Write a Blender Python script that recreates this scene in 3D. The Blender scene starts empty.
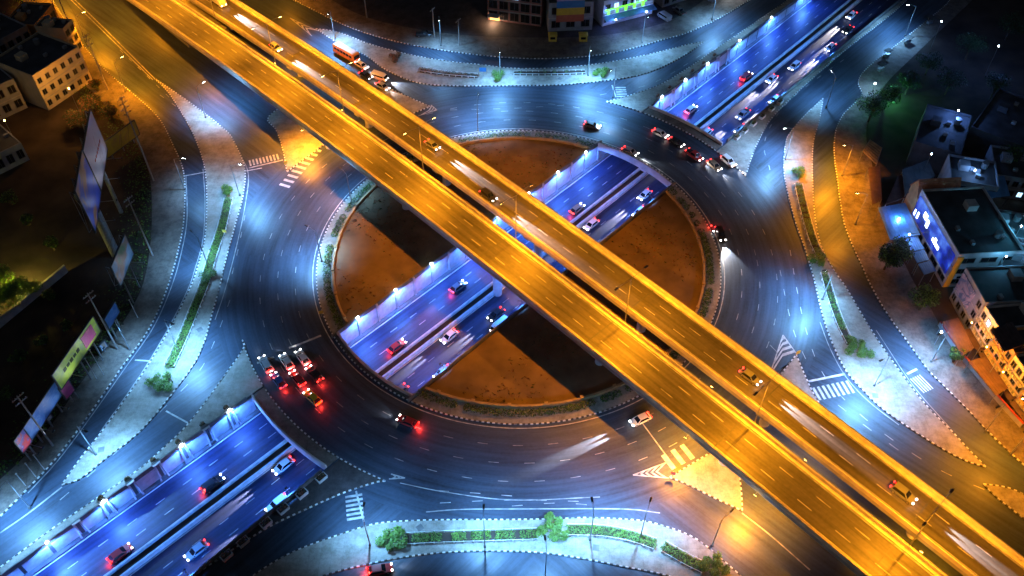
import bpy, bmesh, math, random
from math import sin, cos, pi, radians, sqrt, atan2
from mathutils import Vector, Matrix
from mathutils.geometry import tessellate_polygon
random.seed(7)
R = random.Random(11)
sc = bpy.context.scene
COL = sc.collection

# ------------------------------------------------------------------ camera
FPX, TH, CAMH, CX, CY = 880.0, radians(48), 150.0, 1.5356, 145.49
cd = bpy.data.cameras.new('camera'); cam = bpy.data.objects.new('camera', cd); COL.objects.link(cam)
cd.sensor_width = 36; cd.lens = 36 * FPX / 1024; cd.clip_end = 3000; cd.clip_start = 1
cam.location = (-CX, -CY, CAMH); cam.rotation_euler = (radians(90) - TH, 0, 0)
sc.camera = cam
# ------------------------------------------------------------------ night sky and a trace of moonlight
w = bpy.data.worlds.new('World'); sc.world = w; w.use_nodes = True
nt = w.node_tree; bg = nt.nodes['Background']
sky = nt.nodes.new('ShaderNodeTexSky'); sky.sky_type = 'NISHITA'; sky.sun_disc = False
sky.sun_elevation = radians(38); sky.sun_rotation = radians(210)
nt.links.new(sky.outputs[0], bg.inputs[0]); bg.inputs[1].default_value = 0.0034
sl = bpy.data.lights.new('moon', 'SUN'); sl.energy = 0.012; sl.angle = radians(0.5); sl.color = (0.7, 0.8, 1)
so = bpy.data.objects.new('moon', sl); COL.objects.link(so)
so.rotation_euler = (radians(52), 0, radians(-30))
sc.view_settings.view_transform = 'Standard'; sc.view_settings.look = 'None'
sc.view_settings.gamma = 1; sc.view_settings.exposure = 1.0
sc.cycles.use_denoising = True
try: sc.cycles.denoiser = 'OPENIMAGEDENOISE'
except Exception: pass
sc.cycles.max_bounces = 4; sc.cycles.diffuse_bounces = 2; sc.cycles.glossy_bounces = 2
sc.cycles.transmission_bounces = 2; sc.cycles.sample_clamp_indirect = 4; sc.cycles.sample_clamp_direct = 0
sc.cycles.use_light_tree = True; sc.cycles.caustics_reflective = False; sc.cycles.caustics_refractive = False

# ------------------------------------------------------------------ plan helpers
def at(u, v, z=0.0):
    """point of the place at height z that the survey photograph shows at u, v"""
    x = (u - 512) / FPX; y = (288 - v) / FPX
    rx, ry, rz = x, cos(TH) + y * sin(TH), -sin(TH) + y * cos(TH)
    t = (z - CAMH) / rz
    return Vector((rx * t - CX, ry * t - CY, z))
def ats(pts, z=0.0): return [at(u, v, z) for u, v in pts]
UA = radians(46.8); UD = Vector((cos(UA), sin(UA), 0)); UN = Vector((-sin(UA), cos(UA), 0))     # underpass axis
VA = radians(-47); VD = Vector((cos(VA), sin(VA), 0)); VN = Vector((-sin(VA), cos(VA), 0))      # viaduct axis
TNW, TSE = 12.4, -11.9                                                                          # trench edges
def up(s, n, z=0.0): return UD * s + UN * n + Vector((0, 0, z))
def vp(s, n, z=0.0): return VD * s + VN * n + Vector((0, 0, z))
def zf(s): return min(-0.02, -5.4 + 1.3e-4 * (s - 10) ** 2)
def zd(s): return 9.6 - 2.5e-4 * (s - 10) ** 2
def smooth(P, step=1.5):
    """Catmull-Rom through world points, resampled evenly"""
    P = [Vector(p) for p in P]
    if len(P) < 3: out = P
    else:
        out = []
        Q = [P[0] * 2 - P[1]] + P + [P[-1] * 2 - P[-2]]
        for i in range(1, len(Q) - 2):
            a, b, c, d = Q[i-1:i+3]
            for k in range(8):
                t = k / 8
                out.append(0.5 * ((2*b) + (c-a)*t + (2*a-5*b+4*c-d)*t*t + (3*b-a-3*c+d)*t**3))
        out.append(P[-1])
    return resample(out, step)
def resample(P, step):
    L = [0.0]
    for a, b in zip(P, P[1:]): L.append(L[-1] + (b - a).length)
    n = max(1, round(L[-1] / step)); out = []; j = 0
    for i in range(n + 1):
        t = L[-1] * i / n
        while j < len(L) - 2 and L[j+1] < t: j += 1
        dl = L[j+1] - L[j]
        out.append(P[j].lerp(P[j+1], (t - L[j]) / dl if dl > 1e-9 else 0))
    return out
def arc(r, a0, a1, step=1.5, z=0):
    n = max(2, int(abs(a1 - a0) * r / step))
    return [Vector((r * cos(a0 + (a1-a0)*i/n), r * sin(a0 + (a1-a0)*i/n), z)) for i in range(n + 1)]
def offset(P, d):
    out = []
    for i in range(len(P)):
        t = (P[min(i+1, len(P)-1)] - P[max(i-1, 0)]); t.z = 0; t.normalize()
        out.append(P[i] + Vector((-t.y, t.x, 0)) * d)
    return out

# ------------------------------------------------------------------ materials
MATS = {}
def nodes(name):
    m = bpy.data.materials.new(name); m.use_nodes = True; MATS[name] = m
    return m, m.node_tree, m.node_tree.nodes['Principled BSDF']
def mat(name, col, rough=0.7, var=0.25, scale=0.6, metal=0.0, bump=0.0, detail=4, col2=None, coat=0):
    m, t, b = nodes(name)
    b.inputs['Roughness'].default_value = rough; b.inputs['Metallic'].default_value = metal
    if coat: b.inputs['Coat Weight'].default_value = coat
    tc = t.nodes.new('ShaderNodeTexCoord'); nz = t.nodes.new('ShaderNodeTexNoise')
    nz.inputs['Scale'].default_value = scale; nz.inputs['Detail'].default_value = detail
    t.links.new(tc.outputs['Object'], nz.inputs['Vector'])
    rp = t.nodes.new('ShaderNodeValToRGB')
    lo = [c * (1 - var) for c in col]; hi = [min(1, c * (1 + var)) for c in (col2 or col)]
    rp.color_ramp.elements[0].color = (*lo, 1); rp.color_ramp.elements[0].position = 0.3
    rp.color_ramp.elements[1].color = (*hi, 1); rp.color_ramp.elements[1].position = 0.7
    t.links.new(nz.outputs['Fac'], rp.inputs['Fac']); t.links.new(rp.outputs[0], b.inputs['Base Color'])
    if bump:
        bp = t.nodes.new('ShaderNodeBump'); bp.inputs['Strength'].default_value = bump
        n2 = t.nodes.new('ShaderNodeTexNoise'); n2.inputs['Scale'].default_value = scale * 6
        t.links.new(tc.outputs['Object'], n2.inputs['Vector'])
        t.links.new(n2.outputs['Fac'], bp.inputs['Height']); t.links.new(bp.outputs[0], b.inputs['Normal'])
    return m
def glow(name, col, strength):
    m, t, b = nodes(name)
    b.inputs['Base Color'].default_value = (*[min(1, c) * .5 for c in col], 1)
    b.inputs['Emission Color'].default_value = (*col, 1); b.inputs['Emission Strength'].default_value = strength
    return m
def M_(t, op, a, b=None, c=None):
    n = t.nodes.new('ShaderNodeMath'); n.operation = op
    for i, x in enumerate((a, b, c)):
        if x is None: continue
        if isinstance(x, (int, float)): n.inputs[i].default_value = x
        else: t.links.new(x, n.inputs[i])
    return n.outputs[0]
def asphalt(name, kind, base=(0.024, 0.035, 0.054), rough=0.47):
    """tyre-polished asphalt: tyre wear and painted light streaks run along the lanes (round the ring, or along an axis)"""
    m, t, b = nodes(name)
    ge = t.nodes.new('ShaderNodeNewGeometry'); sp = t.nodes.new('ShaderNodeSeparateXYZ'); t.links.new(ge.outputs['Position'], sp.inputs[0])
    x, y = sp.outputs[0], sp.outputs[1]
    cb = t.nodes.new('ShaderNodeCombineXYZ')
    if kind == 'ring':
        r = M_(t, 'SQRT', M_(t, 'ADD', M_(t, 'MULTIPLY', x, x), M_(t, 'MULTIPLY', y, y)))
        a = M_(t, 'ARCTAN2', y, x)
        su = M_(t, 'ADD', M_(t, 'MULTIPLY', x, UD.x), M_(t, 'MULTIPLY', y, UD.y)); nu = M_(t, 'ADD', M_(t, 'MULTIPLY', x, UN.x), M_(t, 'MULTIPLY', y, UN.y))
        far = M_(t, 'GREATER_THAN', r, 70.0); alongv = M_(t, 'GREATER_THAN', M_(t, 'ABSOLUTE', nu), M_(t, 'ABSOLUTE', su))
        def pick(f, p, q): return M_(t, 'ADD', M_(t, 'MULTIPLY', f, p), M_(t, 'MULTIPLY', M_(t, 'SUBTRACT', 1.0, f), q))
        ac = pick(far, pick(alongv, su, nu), r); al = pick(far, M_(t, 'MULTIPLY', pick(alongv, nu, su), .04), M_(t, 'MULTIPLY', a, 2.2))
        t.links.new(M_(t, 'MULTIPLY', ac, 0.9), cb.inputs[0]); t.links.new(al, cb.inputs[1])
    else:
        dd, nn = kind
        s = M_(t, 'ADD', M_(t, 'MULTIPLY', x, dd.x), M_(t, 'MULTIPLY', y, dd.y))
        n = M_(t, 'ADD', M_(t, 'MULTIPLY', x, nn.x), M_(t, 'MULTIPLY', y, nn.y))
        t.links.new(M_(t, 'MULTIPLY', n, 1.1), cb.inputs[0]); t.links.new(M_(t, 'MULTIPLY', s, 0.035), cb.inputs[1])
    n1 = t.nodes.new('ShaderNodeTexNoise'); n1.inputs['Scale'].default_value = 1.0; n1.inputs['Detail'].default_value = 5
    n1.inputs['Roughness'].default_value = 0.65
    t.links.new(cb.outputs[0], n1.inputs['Vector'])
    n2 = t.nodes.new('ShaderNodeTexNoise'); n2.inputs['Scale'].default_value = 0.07; n2.inputs['Detail'].default_value = 6
    t.links.new(ge.outputs['Position'], n2.inputs['Vector'])
    n3 = t.nodes.new('ShaderNodeTexNoise'); n3.inputs['Scale'].default_value = 1.6; n3.inputs['Detail'].default_value = 3
    t.links.new(ge.outputs['Position'], n3.inputs['Vector'])
    f = M_(t, 'ADD', M_(t, 'MULTIPLY', n1.outputs['Fac'], 0.75), M_(t, 'ADD', M_(t, 'MULTIPLY', n2.outputs['Fac'], 0.5), M_(t, 'MULTIPLY', n3.outputs['Fac'], 0.2)))
    rp = t.nodes.new('ShaderNodeValToRGB')
    rp.color_ramp.elements[0].position = 0.5; rp.color_ramp.elements[1].position = 0.92
    rp.color_ramp.elements[0].color = (*[c * 0.42 for c in base], 1); rp.color_ramp.elements[1].color = (*[c * 2.3 for c in base], 1)  # pale end paints streaks of passing light over the real tyre wear
    t.links.new(f, rp.inputs[0]); t.links.new(rp.outputs[0], b.inputs['Base Color'])
    b.inputs['Roughness'].default_value = rough
    t.links.new(M_(t, 'SUBTRACT', rough + 0.2, M_(t, 'MULTIPLY', n1.outputs['Fac'], 0.38)), b.inputs['Roughness'])
    return m
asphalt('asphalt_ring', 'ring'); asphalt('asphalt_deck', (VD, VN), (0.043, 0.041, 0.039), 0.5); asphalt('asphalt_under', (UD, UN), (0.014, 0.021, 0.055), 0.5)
def paving(name, col, spots=0.35):
    """pale concrete paving with fine joints, blotches and dark stains"""
    m, t, b = nodes(name)
    ge = t.nodes.new('ShaderNodeNewGeometry')
    br = t.nodes.new('ShaderNodeTexBrick'); br.inputs['Scale'].default_value = 1.0
    br.inputs['Brick Width'].default_value = 2.0; br.inputs['Row Height'].default_value = 2.0; br.offset = 0
    br.inputs['Mortar Size'].default_value = 0.05
    br.inputs['Color1'].default_value = (*col, 1); br.inputs['Color2'].default_value = (*[c * .9 for c in col], 1); br.inputs['Mortar'].default_value = (*[c * .84 for c in col], 1)
    t.links.new(ge.outputs['Position'], br.inputs['Vector'])
    n1 = t.nodes.new('ShaderNodeTexNoise'); n1.inputs['Scale'].default_value = 0.3; n1.inputs['Detail'].default_value = 12; n1.inputs['Roughness'].default_value = 0.82
    t.links.new(ge.outputs['Position'], n1.inputs['Vector'])
    rp = t.nodes.new('ShaderNodeValToRGB'); rp.color_ramp.elements[0].position = 0.36; rp.color_ramp.elements[1].position = 0.6
    rp.color_ramp.elements[0].color = (spots, spots * .95, spots * .85, 1); rp.color_ramp.elements[1].color = (1, 1, 1, 1)
    t.links.new(n1.outputs['Fac'], rp.inputs[0])
    mx = t.nodes.new('ShaderNodeMix'); mx.data_type = 'RGBA'; mx.blend_type = 'MULTIPLY'; mx.inputs[0].default_value = 1
    t.links.new(br.outputs['Color'], mx.inputs[6]); t.links.new(rp.outputs[0], mx.inputs[7]); t.links.new(mx.outputs[2], b.inputs['Base Color'])
    b.inputs['Roughness'].default_value = 0.75
    return m
paving('paving', (0.34, 0.32, 0.28), .45); paving('verge', (0.20, 0.165, 0.14), 0.3); paving('lot', (0.075, 0.065, 0.07), 0.35)
mat('soil', (0.045, 0.03, 0.022), 0.95, 0.7, 0.12, bump=0.6, detail=9)
mat('brown_earth', (0.15, 0.098, 0.05), 0.95, 0.28, 0.22, detail=12, bump=0.5)
mat('concrete', (0.36, 0.35, 0.33), 0.75, 0.22, 0.5, bump=0.1)
mat('concrete_pale', (0.5, 0.5, 0.5), 0.7, 0.15, 0.8)
mat('concrete_dark', (0.13, 0.13, 0.13), 0.8, 0.3, 0.5)
mat('parapet', (0.6, 0.56, 0.44), 0.7, 0.2, 0.6)
mat('panel', (0.55, 0.56, 0.58), 0.6, 0.2, 0.9)
mat('white_paint', (0.62, 0.62, 0.6), 0.55, 0.3, 0.45)
mat('road_paint', (0.42, 0.42, 0.41), 0.6, 0.4, 0.9)
mat('worn_paint', (0.3, 0.3, 0.3), 0.6, 0.45, 0.7)
mat('yellow_paint', (0.6, 0.42, 0.05), 0.6, 0.2, 1.5)
mat('black_paint', (0.05, 0.045, 0.04), 0.6, 0.3, 1.5)
mat('red_paint', (0.42, 0.06, 0.05), 0.6, 0.2, 1.5)
mat('tan_wall', (0.36, 0.25, 0.12), 0.8, 0.3, 0.7)
mat('steel', (0.28, 0.29, 0.3), 0.45, 0.2, 2, metal=0.6)
mat('dark_steel', (0.06, 0.065, 0.07), 0.5, 0.2, 2, metal=0.3)
mat('wood_pole', (0.24, 0.23, 0.22), 0.8, 0.2, 2)
mat('leaf', (0.05, 0.13, 0.015), 0.55, 0.5, 0.7, col2=(0.09, 0.18, 0.02))
mat('leaf_light', (0.1, 0.2, 0.02), 0.55, 0.4, 0.9)
mat('leaf_dark', (0.025, 0.05, 0.012), 0.6, 0.5, 0.7)
mat('leaf_rust', (0.2, 0.07, 0.03), 0.6, 0.5, 0.7)
mat('bark', (0.08, 0.055, 0.04), 0.9, 0.3, 3)
mat('tyre', (0.02, 0.02, 0.02), 0.8, 0.1, 5)
mat('rim', (0.4, 0.4, 0.42), 0.35, 0.1, 5, metal=0.8)
mat('car_glass', (0.012, 0.014, 0.018), 0.08, 0.1, 1)
for n_, c_ in dict(white=(0.75, 0.75, 0.75), black=(0.02, 0.02, 0.022), silver=(0.4, 0.41, 0.43), red=(0.4, 0.03, 0.03), yellow=(0.7, 0.5, 0.03), blue=(0.04, 0.09, 0.3), grey=(0.14, 0.15, 0.16), orange=(0.6, 0.22, 0.03), bronze=(0.22, 0.16, 0.1)).items():
    mat('car_' + n_, c_, 0.3, 0.04, 3, coat=0.6)
glow('headlight', (1, 0.96, 0.92), 14); glow('taillight', (1, 0.02, 0.015), 9); glow('bulb_white', (0.75, 0.88, 1), 40)
glow('bulb_sodium', (1, 0.55, 0.12), 45); glow('bulb_blue', (0.7, 0.85, 1), 40)
glow('screen_white', (0.75, 0.88, 1), 6); glow('sign_green', (0.12, 0.8, 0.03), 1.6)
glow('window_warm', (1, 0.5, 0.12), 1.6); glow('window_cool', (0.4, 0.7, 1), 1.2); glow('sign_red', (1, 0.05, 0.05), 2.0)
def lit_screen(name):
    m, t, b = nodes(name); tc = t.nodes.new('ShaderNodeTexCoord'); nz = t.nodes.new('ShaderNodeTexNoise'); nz.inputs['Scale'].default_value = .28; nz.inputs['Detail'].default_value = 5
    t.links.new(tc.outputs['Object'], nz.inputs['Vector']); rp = t.nodes.new('ShaderNodeValToRGB'); e = rp.color_ramp.elements
    e[0].position = .38; e[0].color = (.005, .01, .12, 1); e[1].position = .68; e[1].color = (.12, .3, 1, 1); x = e.new(.5); x.color = (.01, .03, .5, 1)
    t.links.new(nz.outputs['Fac'], rp.inputs[0]); t.links.new(rp.outputs[0], b.inputs['Emission Color']); b.inputs['Emission Strength'].default_value = .45; b.inputs['Base Color'].default_value = (.01, .01, .03, 1)
lit_screen('screen_blue')
mat('window_dark', (0.012, 0.013, 0.016), 0.12, 0.2, 0.5)
mat('wall_cream', (0.5, 0.42, 0.28), 0.8, 0.15, 0.4); mat('wall_brick', (0.3, 0.14, 0.13), 0.8, 0.2, 0.6)
mat('wall_grey', (0.25, 0.26, 0.28), 0.8, 0.2, 0.5); mat('wall_white', (0.5, 0.5, 0.5), 0.7, 0.2, 0.5)
mat('wall_orange', (0.45, 0.25, 0.1), 0.8, 0.25, 0.6)
mat('roof_dark', (0.05, 0.053, 0.06), 0.7, 0.5, 0.3, detail=9); mat('roof_brown', (0.1, 0.055, 0.05), 0.7, 0.3, 0.6)
mat('roof_blue', (0.10, 0.22, 0.42), 0.5, 0.2, 0.6); mat('roof_tile', (0.42, 0.16, 0.08), 0.7, 0.3, 0.8)
mat('band_pink', (0.5, 0.28, 0.5), 0.5, 0.1, 1); mat('band_blue', (0.03, 0.16, 0.38), 0.5, 0.1, 1); mat('band_yellow', (0.6, 0.38, 0.03), 0.5, 0.1, 1); mat('band_red', (0.4, 0.1, 0.05), 0.5, 0.1, 1)
def poster(name, cols, scale, dist=2.5):
    """printed picture: large soft blotches of ink in the given colours"""
    m, t, b = nodes(name)
    tc = t.nodes.new('ShaderNodeTexCoord'); nz = t.nodes.new('ShaderNodeTexNoise'); nz.inputs['Scale'].default_value = scale
    nz.inputs['Distortion'].default_value = dist; nz.inputs['Detail'].default_value = 3
    t.links.new(tc.outputs['Object'], nz.inputs['Vector'])
    rp = t.nodes.new('ShaderNodeValToRGB'); rp.color_ramp.interpolation = 'EASE'
    e = rp.color_ramp.elements
    e[0].position = 0.3; e[0].color = (*cols[0], 1); e[1].position = 0.7; e[1].color = (*cols[-1], 1)
    for i, c in enumerate(cols[1:-1]):
        x = e.new(0.3 + 0.4 * (i + 1) / (len(cols) - 1)); x.color = (*c, 1)
    t.links.new(nz.outputs['Fac'], rp.inputs[0]); t.links.new(rp.outputs[0], b.inputs['Base Color'])
    b.inputs['Roughness'].default_value = 0.5
    return m
poster('poster_blue', [(0.02, 0.07, 0.55), (0.02, 0.08, 0.6), (0.02, 0.08, 0.6), (0.02, 0.07, 0.5), (0.3, 0.16, 0.08), (0.1, 0.05, 0.04), (0.4, 0.24, 0.1)], 0.09, .6)
poster('poster_white', [(0.45, 0.42, 0.55), (0.5, 0.48, 0.6), (0.5, 0.48, 0.58), (0.4, 0.3, 0.4)], 0.15)
poster('poster_sky', [(0.1, 0.3, 0.6), (0.2, 0.4, 0.65), (0.3, 0.2, 0.15), (0.1, 0.2, 0.1)], 0.2, .5)
poster('poster_green', [(0.42, 0.6, 0.05), (0.45, 0.62, 0.06), (0.35, 0.5, 0.08), (0.3, 0.4, 0.2)], 0.25)
poster('poster_magenta', [(0.5, 0.05, 0.25), (0.4, 0.06, 0.2), (0.5, 0.15, 0.2)], 0.5)
poster('poster_ink', [(0.05, 0.14, 0.5), (0.06, 0.2, 0.55), (0.15, 0.28, 0.6)], 0.4)
poster('poster_redblue', [(0.55, 0.04, 0.06), (0.5, 0.05, 0.08), (0.1, 0.1, 0.4), (0.6, 0.5, 0.6)], 0.35)
poster('poster_yellow', [(0.5, 0.35, 0.03), (0.45, 0.3, 0.03), (0.4, 0.22, 0.06)], 0.3)
poster('poster_face', [(0.5, 0.45, 0.5), (0.45, 0.35, 0.38), (0.1, 0.15, 0.25), (0.5, 0.42, 0.45)], 0.3)

# ------------------------------------------------------------------ mesh builder
class MB:
    def __init__(s, origin=(0, 0, 0)): s.v = []; s.f = []; s.m = []; s.o = Vector(origin); s.sm = False
    def add(s, V, F, mi=0):
        k = len(s.v); s.v += [Vector(p) for p in V]; s.f += [tuple(i + k for i in f) for f in F]; s.m += [mi] * len(F); return s
    def box(s, c, size, rz=0, mi=0, taper=1.0, tilt=None):
        x, y, z = [q / 2 for q in size]; Rm = Matrix.Rotation(rz, 3, 'Z'); c = Vector(c)
        V = [Rm @ Vector((a * x * (taper if k > 0 else 1), b * y * (taper if k > 0 else 1), k * z)) + c for k in (-1, 1) for a, b in ((-1, -1), (1, -1), (1, 1), (-1, 1))]
        return s.add(V, [(3, 2, 1, 0), (4, 5, 6, 7), (0, 1, 5, 4), (1, 2, 6, 5), (2, 3, 7, 6), (3, 0, 4, 7)], mi)
    def beam(s, a, b, w, h, mi=0):
        """box from a to b, w wide (level), h high"""
        a, b = Vector(a), Vector(b); t = (b - a).normalized()
        n = t.cross(Vector((0, 0, 1)))
        n = n.normalized() if n.length > 1e-4 else Vector((1, 0, 0)); k = n.cross(t)
        V = [p + n * (i * w / 2) + k * (j * h / 2) for p in (a, b) for i, j in ((-1, -1), (1, -1), (1, 1), (-1, 1))]
        return s.add(V, [(3, 2, 1, 0), (4, 5, 6, 7), (0, 1, 5, 4), (1, 2, 6, 5), (2, 3, 7, 6), (3, 0, 4, 7)], mi)
    def tube(s, a, b, r0, r1=None, n=8, mi=0):
        a, b = Vector(a), Vector(b); r1 = r0 if r1 is None else r1; t = (b - a).normalized()
        u = t.cross(Vector((0, 0, 1))); u = u.normalized() if u.length > 1e-4 else Vector((1, 0, 0)); k = t.cross(u)
        V = [p + (u * cos(2*pi*i/n) + k * sin(2*pi*i/n)) * r for p, r in ((a, r0), (b, r1)) for i in range(n)]
        F = [(i, (i+1) % n, n + (i+1) % n, n + i) for i in range(n)] + [tuple(range(n))[::-1], tuple(range(n, 2*n))]
        return s.add(V, F, mi)
    def prism(s, P, z0, z1, mi=0, bottom=False):
        """plan polygon P (may be concave) extruded from z0 to z1"""
        Q = [Vector((p.x, p.y, 0)) for p in P]; n = len(Q)
        if sum(a.x * b.y - b.x * a.y for a, b in zip(Q, Q[1:] + Q[:1])) < 0: Q.reverse()
        T = tessellate_polygon([Q])
        V = [q + Vector((0, 0, z1)) for q in Q] + [q + Vector((0, 0, z0)) for q in Q]
        F = []
        for a, b, c in T:
            cr = (Q[b] - Q[a]).cross(Q[c] - Q[a]).z
            F.append((a, b, c) if cr > 0 else (a, c, b))
            if bottom: F.append(tuple(i + n for i in ((a, c, b) if cr > 0 else (a, b, c))))
        if z1 > z0 + 1e-6: F += [(n + i, n + (i+1) % n, (i+1) % n, i) for i in range(n)]
        return s.add(V, F, mi)
    def sheet(s, A, B, mi=0):
        """ribbon between two equally long polylines"""
        k = len(A)
        return s.add(list(A) + list(B), [(i, i+1, k+i+1, k+i) for i in range(k-1)], mi)
    def sweep(s, P, prof, mi=0, up_=Vector((0, 0, 1))):
        """closed profile [(across, height)] swept along polyline P"""
        k = len(prof); V = []
        for i in range(len(P)):
            t = (P[min(i+1, len(P)-1)] - P[max(i-1, 0)]); t.z = 0; t.normalize(); n = Vector((-t.y, t.x, 0))
            V += [P[i] + n * a + Vector((0, 0, h)) for a, h in prof]
        F = [(i*k+j, i*k+(j+1) % k, (i+1)*k+(j+1) % k, (i+1)*k+j) for i in range(len(P)-1) for j in range(k)]
        F += [tuple(range(k)), tuple(range((len(P)-1)*k, len(P)*k))[::-1]]
        return s.add(V, F, mi)
    def quad(s, a, b, c, d, mi=0): return s.add([a, b, c, d], [(0, 1, 2, 3)], mi)
    def leaves(s, c, rad, n, size, mis=(0,), rnd=R, shell=0.55):
        c = Vector(c)
        for _ in range(n):
            while True:
                p = Vector((rnd.uniform(-1, 1), rnd.uniform(-1, 1), rnd.uniform(-1, 1)))
                if shell < p.length < 1 or (p.length < 1 and rnd.random() < .2): break
            q = c + Vector((p.x * rad[0], p.y * rad[1], p.z * rad[2]))
            a = Vector((rnd.uniform(-1, 1), rnd.uniform(-1, 1), rnd.uniform(-.6, .6))).normalized()
            b = a.cross(Vector((rnd.uniform(-.5, .5), rnd.uniform(-.5, .5), 1))).normalized()
            z = size * rnd.uniform(.6, 1.3)
            s.add([q - a*z*.5, q + b*z*.32, q + a*z*.5, q - b*z*.32], [(0, 1, 2, 3)], rnd.choice(mis))
        return s
    def mesh(s, name, mats):
        me = bpy.data.meshes.new(name); me.from_pydata([p - s.o for p in s.v], [], s.f)
        for m in ([mats] if isinstance(mats, str) else mats): me.materials.append(MATS[m])
        if max(s.m, default=0): me.polygons.foreach_set('material_index', s.m)
        if s.sm: me.polygons.foreach_set('use_smooth', [True] * len(s.f))
        me.update(); return me
    def build(s, name, mats, parent=None):
        o = bpy.data.objects.new(name, s.mesh(name, mats)); COL.objects.link(o)
        if parent is not None: o.parent = parent
        else: o.location = s.o
        return o
def tag(o, label=None, cat=None, group=None, kind=None):
    if label: o['label'] = label
    if cat: o['category'] = cat
    if group: o['group'] = group
    if kind: o['kind'] = kind
    return o
def empty(name, loc=(0, 0, 0), rz=0):
    o = bpy.data.objects.new(name, None); COL.objects.link(o); o.location = loc; o.rotation_euler = (0, 0, rz); o.empty_display_size = .5
    return o
def thing(name, label, cat, loc=(0, 0, 0), rz=0, group=None): return tag(empty(name, loc, rz), label, cat, group)
def inst(name, me, parent=None, loc=(0, 0, 0), rz=0):
    o = bpy.data.objects.new(name, me); COL.objects.link(o); o.location = loc; o.rotation_euler = (0, 0, rz)
    if parent is not None: o.parent = parent
    return o
def copy_tree(o, parent=None):
    c = o.copy(); COL.objects.link(c)
    if parent is not None: c.parent = parent
    for ch in o.children: copy_tree(ch, c)
    return c
def lamp_light(kind, energy, col, parent, loc, size=2.6, blend=.7, rot=(0, 0, 0), soft=.25):
    l = bpy.data.lights.new('lamp_light', kind); l.energy = energy; l.color = col; l.shadow_soft_size = soft
    if kind == 'SPOT': l.spot_size = size; l.spot_blend = blend
    o = bpy.data.objects.new('lamp_light', l); COL.objects.link(o); o.parent = parent; o.location = loc; o.rotation_euler = rot
    return o

# ------------------------------------------------------------------ ground and road sheets (with the trench left open)
S0, S1 = -186.0, 206.0
def halves(ext, z, name, m):
    mb = MB()
    for sg, e in ((1, TNW), (-1, TSE)):
        mb.quad(*[up(s, n, z) for s, n in ((-ext, e), (ext, e), (ext, sg * ext), (-ext, sg * ext))][::sg])
    for a, b in ((-ext, S0), (S1, ext)):
        mb.quad(*[up(s, n, z) for s, n in ((a, TSE), (b, TSE), (b, TNW), (a, TNW))])
    return tag(mb.build(name, m), kind='structure')
halves(900, -0.012, 'ground', 'soil')
road = halves(215, 0.0, 'road', 'asphalt_ring')
RI, RO = 47.4, 65.5

# kerbs: painted stones in turn white and dark
def kerb(path, parent, stone=0.55, wd=0.25, h=0.22, inset=0.0, white='white_paint', dark='black_paint'):
    P = resample([Vector((p.x, p.y, 0)) for p in path], stone)
    mb = MB()
    for i in range(len(P) - 1):
        a, b = P[i], P[i+1]; t = (b - a); L = t.length
        if L < 1e-6: continue
        a2 = a + t * .02; b2 = b - t * .02
        hh = h + R.uniform(-.008, .008)
        mb.beam(a2 + Vector((0, 0, hh / 2)), b2 + Vector((0, 0, hh / 2)), wd, hh, (2 if R.random() < .22 else 0) if i % 2 == 0 else 1)
    o = mb.build('kerb', [white, dark, 'worn_paint'], parent); o['kind'] = 'stuff'
    return o
def island(name, label, parts, m='paving', h=0.15):
    """raised paving bounded by polylines [(photo points, smooth?, kerb?)] taken in order"""
    P = []; ks = []
    for pts, sm, kb in parts:
        Q = [p if isinstance(p, Vector) else at(*p) for p in pts]
        Q = smooth(Q, 1.6) if sm else Q
        if kb: ks.append(Q)
        P += Q if not P or (Q[0] - P[-1]).length > 0.05 else Q[1:]
    if (P[0] - P[-1]).length < .05: P.pop()
    o = MB().prism(P, 0.002, h).build(name, m); tag(o, label, kind='structure')
    for Q in ks: kerb(Q, o)
    return o
def marks(name, quads, m='road_paint', z=0.006, parent=None):
    mb = MB()
    for q in quads: mb.add([Vector((p.x, p.y, p.z + z)) for p in q], [tuple(range(len(q)))])
    o = mb.build(name, m, parent or road); o['kind'] = 'stuff'; return o
def dashes(P, on, off, wd, z=0, start=0):
    out = []; Q = resample(P, .5); n1, n2 = int(on / .5), int((on + off) / .5)
    for i in range(start, len(Q) - n1, n2):
        seg = Q[i:i+n1+1:2] if n1 > 3 else [Q[i], Q[i+n1]]
        for a, b in zip(seg, seg[1:]):
            t = (b - a).normalized(); n = Vector((-t.y, t.x, 0)) * wd / 2
            out.append([a - n, b - n, b + n, a + n])
    return out
def line(P, wd):
    out = []; Q = resample(P, 1.2); A = offset(Q, -wd/2); B = offset(Q, wd/2)
    return [[A[i], A[i+1], B[i+1], B[i]] for i in range(len(Q) - 1)]

# ------------------------------------------------------------------ islands, medians and verges
mA = island('median', 'long pale crescent median with hedge between the west service road and ring approach', [
    ([(155, 79), (168, 92), (180, 110), (190, 128), (197.5, 144), (205, 169), (207, 201.5), (205, 239), (197.5, 269), (190, 289), (172, 325), (150, 363), (125, 400), (102, 432), (82, 457), (62, 485)], 1, 1),
    ([(62, 485), (80, 479.5), (105, 459.5), (141, 431), (175, 390.5), (195, 363), (205, 340.5), (212.5, 313), (219.5, 288), (225, 264), (235, 226.5), (242.5, 199), (245, 169), (235, 144), (225, 130), (190, 103), (155, 79)], 1, 1)])
vedge = [(40, -15), (52, 0), (65, 20), (87, 50), (107, 72), (140, 100), (160, 120), (172.5, 144), (184, 174), (184, 219), (177.5, 254), (167.5, 288), (150, 328), (120, 370.5), (92.5, 410.5), (57.5, 457), (25, 492), (0, 517), (-30, 545)]
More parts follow.
